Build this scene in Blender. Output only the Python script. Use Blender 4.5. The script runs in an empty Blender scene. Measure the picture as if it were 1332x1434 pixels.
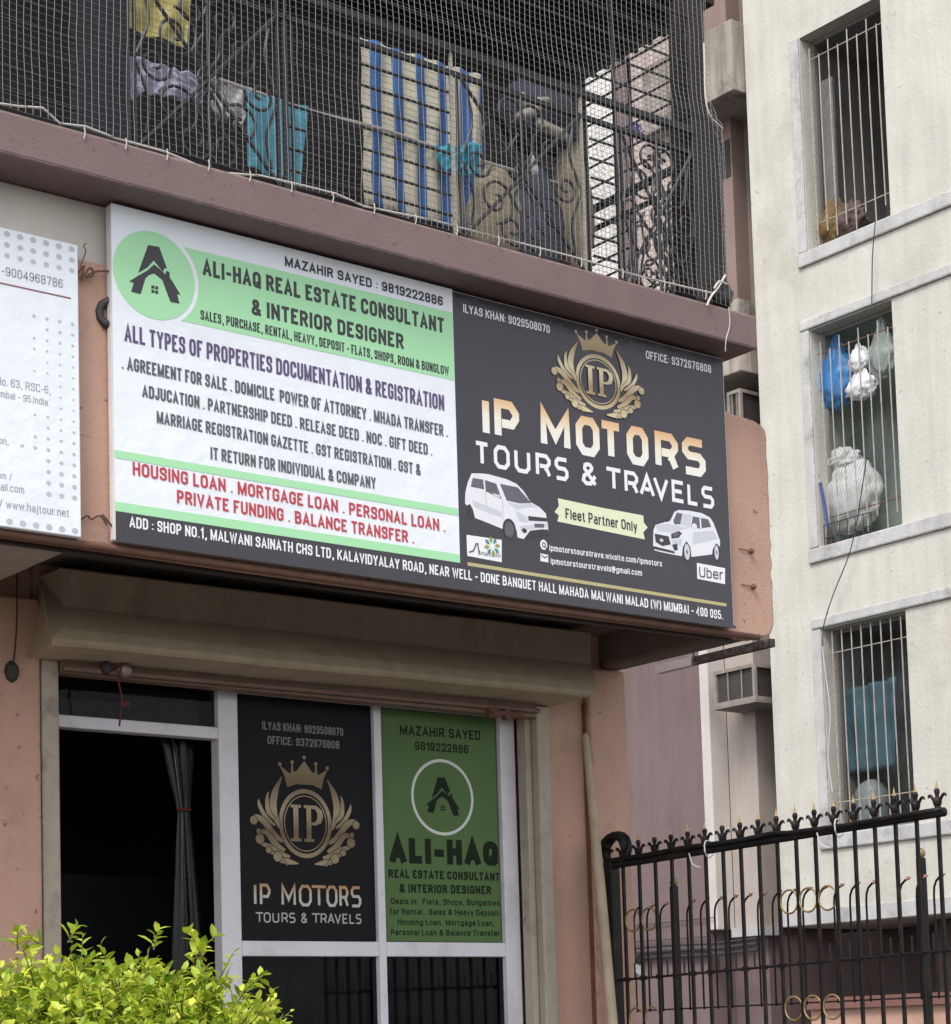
import bpy, bmesh, math, random
from mathutils import Vector, Matrix, noise as mnoise
random.seed(7)
D = bpy.data
C = bpy.context.scene.collection
R = math.radians
E = 1.45                                   # eye height above the ground, metres

# ------------------------------------------------------------------ camera
FPX, PX, PY, WPX, HPX = 2925.5, 702.5, 1195.2, 1332.0, 1434.0
yaw, pitch, roll = R(38.779), R(5.227), R(-1.761)
fw = Vector((math.sin(yaw)*math.cos(pitch), math.cos(yaw)*math.cos(pitch), math.sin(pitch)))
r0 = Vector((math.cos(yaw), -math.sin(yaw), 0)); u0 = r0.cross(fw)
rt = math.cos(roll)*r0 + math.sin(roll)*u0
up = -math.sin(roll)*r0 + math.cos(roll)*u0
EYE = Vector((0, 0, E))
cam = D.cameras.new('camera'); camo = D.objects.new('camera', cam); C.objects.link(camo)
M = Matrix((rt, up, -fw)).transposed().to_4x4(); M.translation = EYE
camo.matrix_world = M
cam.sensor_fit = 'HORIZONTAL'; cam.sensor_width = 36
cam.lens = FPX/WPX*36
cam.shift_x = -(PX-WPX/2)/WPX; cam.shift_y = (PY-HPX/2)/WPX
cam.clip_start = .1; cam.clip_end = 500
bpy.context.scene.camera = camo

def at(p, x=None, y=None, z=None):
    """pixel of the photograph -> point on a wall plane (x, y) or a level (z)"""
    d = rt*((p[0]-PX)/FPX) + up*(-(p[1]-PY)/FPX) + fw
    k = x/d.x if x is not None else y/d.y if y is not None else (z-E)/d.z
    return EYE + d*k
def zm(ox, oy, s):                          # pixel inside an enlarged view -> pixel of the photograph
    return lambda x, y: (ox+x/s, oy+y/s)

# ------------------------------------------------------------------ light
sc = bpy.context.scene
w = D.worlds.new('World'); sc.world = w; w.use_nodes = True
nt = w.node_tree; bg = nt.nodes['Background']
sky = nt.nodes.new('ShaderNodeTexSky'); sky.sky_type = 'NISHITA'; sky.sun_disc = False
SUN_EL, SUN_AZ = R(52), R(-118)             # high sun behind thin cloud, over the left shoulder
sky.sun_elevation = SUN_EL; sky.sun_rotation = SUN_AZ
hs = nt.nodes.new('ShaderNodeHueSaturation'); hs.inputs['Saturation'].default_value = .22
nt.links.new(sky.outputs[0], hs.inputs['Color']); nt.links.new(hs.outputs[0], bg.inputs[0])
bg.inputs[1].default_value = .13
sl = D.lights.new('sun', 'SUN'); sl.energy = 1.3; sl.angle = R(22); sl.color = (1, .97, .93)
so = D.objects.new('sun', sl); C.objects.link(so)
sd = Vector((math.sin(SUN_AZ)*math.cos(SUN_EL), math.cos(SUN_AZ)*math.cos(SUN_EL), math.sin(SUN_EL)))
so.rotation_euler = sd.to_track_quat('Z', 'Y').to_euler()
so.location = (-4, -4, 20)
sc.view_settings.view_transform = 'Standard'; sc.view_settings.look = 'None'
sc.view_settings.gamma = 1; sc.view_settings.exposure = 1.14

# ------------------------------------------------------------------ helpers: meshes
WL = {}
class MB:
    def __init__(s): s.v = []; s.f = []; s.m = []; s.layer = 0
    def add(s, vs, fs, mi=0):
        b = len(s.v); s.v += [Vector(v) for v in vs]
        s.f += [tuple(b+i for i in f) for f in fs]; s.m += [mi]*len(fs)
        return s
    def box(s, x0, x1, y0, y1, z0, z1, mi=0):
        vs = [(x, y, z) for z in (z0, z1) for y in (y0, y1) for x in (x0, x1)]
        return s.add(vs, [(0,2,3,1),(4,5,7,6),(0,1,5,4),(2,6,7,3),(0,4,6,2),(1,3,7,5)], mi)
    def obox(s, c, ax, ay, az, mi=0):       # oriented box: centre and three half axes
        c = Vector(c); ax, ay, az = Vector(ax), Vector(ay), Vector(az)
        vs = [c+i*ax+j*ay+k*az for k in (-1,1) for j in (-1,1) for i in (-1,1)]
        return s.add(vs, [(0,2,3,1),(4,5,7,6),(0,1,5,4),(2,6,7,3),(0,4,6,2),(1,3,7,5)], mi)
    def tube(s, pts, r, n=6, mi=0, caps=True):
        pts = [Vector(p) for p in pts]; rs = r if isinstance(r, (list, tuple)) else [r]*len(pts)
        vs = []; fs = []; a = None
        for i, p in enumerate(pts):
            t = (pts[min(i+1, len(pts)-1)]-pts[max(i-1, 0)])
            t = t.normalized() if t.length > 1e-9 else Vector((0,0,1))
            if a is None: a = t.orthogonal().normalized()
            a = (a-t*a.dot(t)); a = a.normalized() if a.length > 1e-6 else t.orthogonal().normalized()
            b = t.cross(a)
            for k in range(n):
                q = 2*math.pi*k/n
                vs.append(p+(a*math.cos(q)+b*math.sin(q))*rs[i])
        for i in range(len(pts)-1):
            for k in range(n):
                k2 = (k+1) % n
                fs.append((i*n+k, i*n+k2, (i+1)*n+k2, (i+1)*n+k))
        if caps:
            fs.append(tuple(range(n-1, -1, -1))); fs.append(tuple((len(pts)-1)*n+k for k in range(n)))
        return s.add(vs, fs, mi)
    def grid(s, fn, nu, nv, mi=0):
        vs = [fn(i/nu, j/nv) for j in range(nv+1) for i in range(nu+1)]
        fs = [(j*(nu+1)+i, j*(nu+1)+i+1, (j+1)*(nu+1)+i+1, (j+1)*(nu+1)+i) for j in range(nv) for i in range(nu)]
        ms = [mi(( f[0]%(nu+1)+.5)/nu, (f[0]//(nu+1)+.5)/nv) if callable(mi) else mi for f in fs]
        b = len(s.f); s.add(vs, fs); s.m[b:] = ms
        return s
    def lathe(s, c, prof, n=12, mi=0):      # prof: (radius, height)
        c = Vector(c); vs = []; fs = []
        for r, h in prof:
            for k in range(n):
                q = 2*math.pi*k/n; vs.append(c+Vector((r*math.cos(q), r*math.sin(q), h)))
        for i in range(len(prof)-1):
            for k in range(n):
                k2 = (k+1) % n; fs.append((i*n+k, i*n+k2, (i+1)*n+k2, (i+1)*n+k))
        fs.append(tuple(range(n-1, -1, -1))); fs.append(tuple((len(prof)-1)*n+k for k in range(n)))
        return s.add(vs, fs, mi)
    def blob(s, c, rx, ry, rz, seed=0, amp=.18, fr=3., top=0, mi=0, nu=20, nv=14):   # soft crumpled lump, drawn in at the top if top > 0
        c = Vector(c); sv = Vector((seed*3.1, seed*1.7, seed))
        def fn(u, v):
            th = 2*math.pi*u; ph = math.pi*(v-.5)
            d = Vector((math.cos(th)*math.cos(ph), math.sin(th)*math.cos(ph), math.sin(ph)))
            k = 1+amp*mnoise.noise(d*fr+sv)+amp*.5*mnoise.noise(d*fr*2.7+sv)
            if top and d.z > 0: d.x *= 1-top*d.z; d.y *= 1-top*d.z; d.z *= 1+.5*top
            return c+Vector((d.x*rx*k, d.y*ry*k, d.z*rz*k))
        return s.grid(fn, nu, nv, mi)
    # --- flat printing on a wall plane y = const, each shape a hair in front of the last
    def flat(s, poly, y, mi=0):
        s.layer += 1; yy = y-.00006*s.layer
        return s.add([(p[0], yy, p[1]) for p in poly], [tuple(range(len(poly)))], mi)
    def strip(s, pts, wd, y, mi=0, closed=False):   # mitred flat stroke
        s.layer += 1; yy = y-.00006*s.layer
        n = len(pts); P = [Vector((p[0], p[1])) for p in pts]; vs = []; fs = []
        ws = wd if isinstance(wd, (list, tuple)) else [wd]*n
        for i in range(n):
            a = P[i-1] if (i or closed) else None; b = P[(i+1) % n] if (i < n-1 or closed) else None
            d1 = (P[i]-a).normalized() if a is not None else None
            d2 = (b-P[i]).normalized() if b is not None else None
            d1 = d1 or d2; d2 = d2 or d1
            n1 = Vector((-d1.y, d1.x)); n2 = Vector((-d2.y, d2.x)); m = n1+n2
            m = m.normalized() if m.length > 1e-6 else n1
            k = ws[i]/2/max(.4, m.dot(n1))
            for sg in (1, -1):
                q = P[i]+m*k*sg; vs.append((q.x, yy, q.y))
        for i in range(n if closed else n-1):
            j = (i+1) % n; fs.append((2*i, 2*i+1, 2*j+1, 2*j))
        return s.add(vs, fs, mi)
    def disc(s, c, rx, rz, y, mi=0, n=40):
        return s.flat([(c[0]+rx*math.cos(2*math.pi*k/n), c[1]+rz*math.sin(2*math.pi*k/n)) for k in range(n)], y, mi)
    def ring(s, c, rx, rz, wd, y, mi=0, n=48):
        return s.strip([(c[0]+rx*math.cos(2*math.pi*k/n), c[1]+rz*math.sin(2*math.pi*k/n)) for k in range(n)], wd, y, mi, True)
    def build(s, name, mats, parent=None, loc=None, smooth=False, bevel=0, kind=None):
        if not isinstance(mats, (list, tuple)): mats = [mats]
        wl = Vector(loc) if loc is not None else (WL[parent.name] if parent else Vector((0,0,0)))
        me = D.meshes.new(name)
        me.from_pydata([v-wl for v in s.v], [], s.f)
        for m in mats: me.materials.append(m)
        me.polygons.foreach_set('material_index', s.m)
        if smooth: me.polygons.foreach_set('use_smooth', [True]*len(s.f))
        me.update()
        o = D.objects.new(name, me); C.objects.link(o)
        if parent: o.parent = parent
        if not parent: o.location = wl
        else: o.location = wl-WL[parent.name]
        WL[o.name] = wl
        if bevel:
            b = o.modifiers.new('bevel', 'BEVEL'); b.width = bevel; b.segments = 2; b.limit_method = 'ANGLE'
        if kind: o['kind'] = kind
        return o
def tag(o, label, cat, group=None):
    o['label'] = label; o['category'] = cat
    if group: o['group'] = group
    return o
def thing(name, label, cat, loc, group=None):
    o = D.objects.new(name, None); C.objects.link(o); o.location = loc; o.empty_display_size = .1
    WL[o.name] = Vector(loc)
    return tag(o, label, cat, group)
def arc(c, r, a0, a1, n=10):
    return [(c[0]+r*math.cos(a0+(a1-a0)*k/n), c[1]+r*math.sin(a0+(a1-a0)*k/n)) for k in range(n+1)]
def bez(pts, n=12):                          # Catmull-Rom through points of any dimension
    P = [Vector(p) for p in pts]; P = [P[0]*2-P[1]]+P+[P[-1]*2-P[-2]]; out = []
    for i in range(1, len(P)-2):
        a, b, c, d = P[i-1:i+3]
        for k in range(n):
            t = k/n
            out.append(.5*((2*b)+(c-a)*t+(2*a-5*b+4*c-d)*t*t+(3*b-a-3*c+d)*t**3))
    return out+[P[-2]]

# ------------------------------------------------------------------ helpers: materials
MATS = {}
def mat(name, col, rough=.6, var=.0, vs=8., bump=0., bs=60., metal=0., spec=.5, streak=0., stain=None, stain_amt=0., stain_s=1.3, specks=0., speck_s=22., speckc=(.08,.06,.05), edge=None, edge_r=.018, bdist=.01):
    m = D.materials.new(name); m.use_nodes = True; nt = m.node_tree; N = nt.nodes; L = nt.links
    p = N['Principled BSDF']; p.inputs['Roughness'].default_value = rough; p.inputs['Metallic'].default_value = metal
    p.inputs['Specular IOR Level'].default_value = spec
    tc = N.new('ShaderNodeTexCoord'); src = None
    rgb = N.new('ShaderNodeRGB'); rgb.outputs[0].default_value = (*col, 1); src = rgb.outputs[0]
    def nz(scale, det=6, mp=None, rg=.6):
        n = N.new('ShaderNodeTexNoise'); n.inputs['Scale'].default_value = scale; n.inputs['Detail'].default_value = det
        n.inputs['Roughness'].default_value = rg
        if mp:
            k = N.new('ShaderNodeMapping'); k.inputs['Scale'].default_value = mp
            L.new(tc.outputs['Object'], k.inputs[0]); L.new(k.outputs[0], n.inputs['Vector'])
        else: L.new(tc.outputs['Object'], n.inputs['Vector'])
        return n.outputs[0]
    def remap(s, a, b, lo, hi):
        r = N.new('ShaderNodeMapRange'); r.inputs[1].default_value = a; r.inputs[2].default_value = b
        r.inputs[3].default_value = lo; r.inputs[4].default_value = hi; L.new(s, r.inputs[0]); return r.outputs[0]
    def mul(c, f):
        x = N.new('ShaderNodeMix'); x.data_type = 'RGBA'; x.blend_type = 'MULTIPLY'; x.inputs[0].default_value = 1
        L.new(c, x.inputs[6]); L.new(f, x.inputs[7]); return x.outputs[2]
    def mix(c, col2, f):
        x = N.new('ShaderNodeMix'); x.data_type = 'RGBA'; L.new(f, x.inputs[0]); L.new(c, x.inputs[6])
        x.inputs[7].default_value = (*col2, 1); return x.outputs[2]
    if var: src = mul(src, remap(nz(vs), .3, .7, 1-var, 1+var*.4))
    if streak: src = mul(src, remap(nz(1., 5, (9, 9, .7)), .42, .7, 1, 1-streak))
    if stain: src = mix(src, stain, remap(nz(stain_s, 9, None, .7), .52, .68, 0, stain_amt))
    if specks: src = mix(src, speckc, remap(nz(speck_s, 3), .655, .70, 0, specks))
    if edge:                                  # paint worn off along the real edges of the piece
        bv = N.new('ShaderNodeBevel'); bv.samples = 4; bv.inputs[0].default_value = edge_r
        ge = N.new('ShaderNodeNewGeometry'); dt = N.new('ShaderNodeVectorMath'); dt.operation = 'DOT_PRODUCT'
        L.new(bv.outputs[0], dt.inputs[0]); L.new(ge.outputs['True Normal'], dt.inputs[1])
        m1 = remap(dt.outputs['Value'], .995, .90, 0, 1); m2 = remap(nz(16, 6, None, .75), .47, .60, 0, 1)
        mm = N.new('ShaderNodeMath'); mm.operation = 'MULTIPLY'; L.new(m1, mm.inputs[0]); L.new(m2, mm.inputs[1])
        src = mix(src, edge, mm.outputs[0])
    L.new(src, p.inputs['Base Color'])
    if bump:
        b = N.new('ShaderNodeBump'); b.inputs['Strength'].default_value = bump; b.inputs['Distance'].default_value = bdist
        L.new(nz(bs, 5), b.inputs['Height']); L.new(b.outputs[0], p.inputs['Normal'])
    MATS[name] = m
    return m
def gradient(name, stops, axis=2, rough=.35):   # a print that changes colour across the lettering
    m = D.materials.new(name); m.use_nodes = True; N = m.node_tree.nodes; L = m.node_tree.links
    p = N['Principled BSDF']; p.inputs['Roughness'].default_value = rough
    tc = N.new('ShaderNodeTexCoord'); sx = N.new('ShaderNodeSeparateXYZ'); cr = N.new('ShaderNodeValToRGB')
    L.new(tc.outputs['Generated'], sx.inputs[0]); L.new(sx.outputs[axis], cr.inputs[0])
    e = cr.color_ramp.elements
    while len(e) < len(stops): e.new(.5)
    for k, (pos, col) in enumerate(stops): e[k].position = pos; e[k].color = (*col, 1)
    L.new(cr.outputs[0], p.inputs['Base Color']); return m
def glassy(name, tint=(1,1,1), alpha=.8, rough=.03, ior=1.45):
    m = D.materials.new(name); m.use_nodes = True; N = m.node_tree.nodes; L = m.node_tree.links
    N.remove(N['Principled BSDF']); out = N['Material Output']
    t = N.new('ShaderNodeBsdfTransparent'); t.inputs[0].default_value = (*tint, 1)
    g = N.new('ShaderNodeBsdfGlossy'); g.inputs['Roughness'].default_value = rough
    mx = N.new('ShaderNodeMixShader'); fr = N.new('ShaderNodeFresnel'); fr.inputs[0].default_value = ior
    ad = N.new('ShaderNodeMath'); ad.operation = 'ADD'; ad.inputs[1].default_value = 1-alpha; ad.use_clamp = True
    L.new(fr.outputs[0], ad.inputs[0]); L.new(ad.outputs[0], mx.inputs[0])
    L.new(t.outputs[0], mx.inputs[1]); L.new(g.outputs[0], mx.inputs[2]); L.new(mx.outputs[0], out.inputs[0]); return m
def leafmat(name, c1, c2):
    m = D.materials.new(name); m.use_nodes = True; N = m.node_tree.nodes; L = m.node_tree.links
    p = N['Principled BSDF']; p.inputs['Roughness'].default_value = .45
    g = N.new('ShaderNodeNewGeometry'); cr = N.new('ShaderNodeValToRGB')
    e = cr.color_ramp.elements; e[0].color = (*c1, 1); e[1].color = (*c2, 1)
    L.new(g.outputs['Random Per Island'], cr.inputs[0]); L.new(cr.outputs[0], p.inputs['Base Color'])
    tr = N.new('ShaderNodeBsdfTranslucent'); L.new(cr.outputs[0], tr.inputs[0])
    mx = N.new('ShaderNodeMixShader'); mx.inputs[0].default_value = .3
    L.new(p.outputs[0], mx.inputs[1]); L.new(tr.outputs[0], mx.inputs[2]); L.new(mx.outputs[0], N['Material Output'].inputs[0]); return m

salmon = mat('salmon_paint', (.54,.325,.24), .75, .14, 2.2, .35, 70, streak=.07, stain=(.30,.17,.13), stain_amt=.45, stain_s=2.5, specks=.75, speckc=(.15,.09,.07), edge=(.17,.12,.10), edge_r=.025)
salmon_dark = mat('salmon_paint_lintel', (.33,.18,.13), .8, .15, 3, .3, 60, streak=.2)
mauve = mat('mauve_paint', (.205,.138,.129), .7, .10, 2.5, .25, 80, streak=.05, stain=(.15,.10,.095), stain_amt=.4, stain_s=2, specks=.5, edge=(.42,.33,.30), edge_r=.012)
beige = mat('beige_plaster', (.62,.56,.50), .85, .12, 2, .25, 70, stain=(.30,.22,.18), stain_amt=.55, stain_s=1.6)
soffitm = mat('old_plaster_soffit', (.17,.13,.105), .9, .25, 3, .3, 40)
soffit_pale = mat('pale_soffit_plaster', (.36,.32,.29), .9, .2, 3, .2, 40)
hoodm = mat('beige_shutter_hood', (.43,.35,.255), .75, .13, 3, .25, 50, streak=.16, stain=(.22,.155,.105), stain_amt=.5, stain_s=3)
rust = mat('rusty_iron', (.16,.075,.05), .8, .3, 12, .3, 60)
darkmetal = mat('dark_iron', (.035,.032,.032), .55, .2, 15, .1, 80)
gateblack = mat('black_gate_paint', (.009,.0085,.009), .5, .2, 30, .15, 90, spec=.25, stain=(.06,.03,.02), stain_amt=.55, stain_s=9)
gold = mat('gold_paint', (.30,.205,.085), .45, .35, 30, 0, metal=.35)
guidem = mat('grimy_cream_paint', (.44,.38,.30), .65, .2, 6, .2, 60, streak=.25, stain=(.12,.09,.07), stain_amt=.6, stain_s=6, edge=(.2,.14,.1), edge_r=.01)
barbrown = mat('brown_shutter_bar', (.20,.125,.09), .65, .2, 5, .15, 50, streak=.15)
alum = mat('white_aluminium', (.66,.63,.67), .38, .06, 6, .03, 40, stain=(.38,.34,.33), stain_amt=.4, stain_s=5)
creamwall = mat('cream_wall_paint', (.555,.535,.475), .85, .10, 1.6, .5, 26, streak=.11, stain=(.40,.37,.31), stain_amt=.65, stain_s=.9, specks=.55, speck_s=11, speckc=(.3,.28,.24))
creamtrim = mat('pale_trim_plaster', (.50,.485,.475), .85, .18, 3, .5, 40, streak=.12, stain=(.24,.23,.22), stain_amt=.8, stain_s=2.6, edge=(.22,.21,.2), edge_r=.02)
rearmauve = mat('rear_mauve_paint', (.175,.12,.118), .85, .14, .9, .2, 40, streak=.13)
rearpink = mat('rear_pink_paint', (.26,.18,.155), .85, .15, 1.5, .2, 40, streak=.1)
rearcream = mat('rear_cream_paint', (.42,.36,.32), .85, .15, 2, .3, 40, streak=.12)
stained = mat('stained_parapet_plaster', (.38,.33,.28), .9, .25, 2, .3, 40, streak=.55, stain=(.06,.055,.05), stain_amt=.95, stain_s=1.6)
whitewash = mat('whitewashed_panel', (.74,.71,.66), .85, .12, 5, .3, 40, streak=.35)
dim = mat('unlit_room_shade', (.05,.045,.045), .9, .2, 3)  # darkness of the unlit interior put into the wall colour
dimwin = mat('dim_window_room', (.17,.165,.158), .9, .3, 2)
greenwin = mat('greenish_window_room', (.30,.345,.32), .9, .35, 3, stain=(.09,.10,.09), stain_amt=.7, stain_s=2.5)
tealwin = mat('grey_teal_window_room', (.20,.235,.235), .9, .35, 3, stain=(.06,.07,.07), stain_amt=.7, stain_s=2.5)
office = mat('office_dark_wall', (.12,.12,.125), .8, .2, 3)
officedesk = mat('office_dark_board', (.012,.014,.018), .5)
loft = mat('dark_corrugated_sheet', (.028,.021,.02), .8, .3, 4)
asphalt = mat('asphalt', (.055,.054,.052), .9, .3, 3, .4, 90)
paver = mat('plinth_stone', (.25,.22,.2), .8, .2, 5, .3, 40)
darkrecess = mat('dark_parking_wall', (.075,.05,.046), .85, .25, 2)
redbrown = mat('redbrown_band', (.20,.09,.075), .8, .15, 3)
netm = mat('grey_nylon_net', (.27,.262,.258), .7, .15, 10)
ropem = mat('pale_nylon_cord', (.62,.57,.52), .8, .1, 20)
grille = mat('black_grille_paint', (.03,.028,.03), .5, .2, 20)
grillepale = mat('lit_edge_grille', (.40,.36,.30), .6, .2, 12)  # paler copy of the grille paint: cream light on post edges put into colour
barcream = mat('rusty_cream_bar', (.38,.34,.29), .65, .25, 9, stain=(.25,.1,.06), stain_amt=.6, stain_s=7)
pwhite = mat('sign_white', (.86,.88,.93), .42, .035, 1.5, .55, 2.2, bdist=.03, stain=(.70,.70,.70), stain_amt=.35, stain_s=3)
pdark = mat('sign_dark', (.040,.035,.045), .30, .08, 1.5, .55, 2.2, bdist=.03)
pgreen = mat('sign_green', (.40,.76,.42), .35, .03, 2)
pcream = mat('sign_pale_yellow', (.78,.80,.55), .35, .03, 2)
ink = mat('print_charcoal', (.035,.03,.038), .4)
inkp = mat('print_purple', (.10,.07,.17), .4)
inkr = mat('print_red', (.52,.045,.06), .4)
inkw = mat('print_white', (.84,.84,.85), .35)
inkg = mat('print_grey', (.33,.33,.35), .5)
inkl = mat('print_dotgrey', (.50,.52,.53), .5)
inkgold = mat('print_gold', (.50,.43,.20), .4)
carwhite = mat('print_car_white', (.80,.80,.83), .35, .06, 30)
carshade = mat('print_car_shade', (.60,.60,.64), .35)
carglass = mat('print_car_glass', (.13,.12,.14), .35, .3, 25)
carblack = mat('print_car_black', (.03,.03,.033), .35)
goldprint = gradient('print_gold_emblem', [(0,(.72,.60,.36)), (.3,(.34,.22,.10)), (.5,(.74,.63,.40)), (.75,(.36,.25,.12)), (1,(.66,.5,.28))])
goldposter = gradient('print_gold_dimmed', [(0,(.34,.27,.16)), (.3,(.14,.09,.045)), (.5,(.36,.29,.18)), (.75,(.15,.10,.05)), (1,(.28,.20,.11))], rough=.6)  # darker copy of the gold print, dimming by the glass put into the colour
sunsetposter = gradient('print_dim_orange_to_cream', [(0,(.50,.49,.47)), (.45,(.50,.46,.38)), (.7,(.46,.31,.18)), (1,(.40,.18,.08))], rough=.6)  # same glass dimming put into this copy of the orange print
sunset = gradient('print_orange_to_cream', [(0,(.86,.84,.80)), (.45,(.88,.82,.68)), (.7,(.83,.60,.36)), (1,(.72,.36,.15))])
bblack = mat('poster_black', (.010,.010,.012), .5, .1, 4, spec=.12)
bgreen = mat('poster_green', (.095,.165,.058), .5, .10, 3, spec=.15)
glassd = glassy('window_glass', (.5,.53,.55), 1.0, ior=1.18)
poly = glassy('clear_polythene', (.62,.63,.66), .985, .2, 1.2)
lime = leafmat('lime_leaf', (.16,.30,.015), (.72,.75,.085))
twigm = mat('green_twig', (.13,.10,.04), .8)

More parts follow.
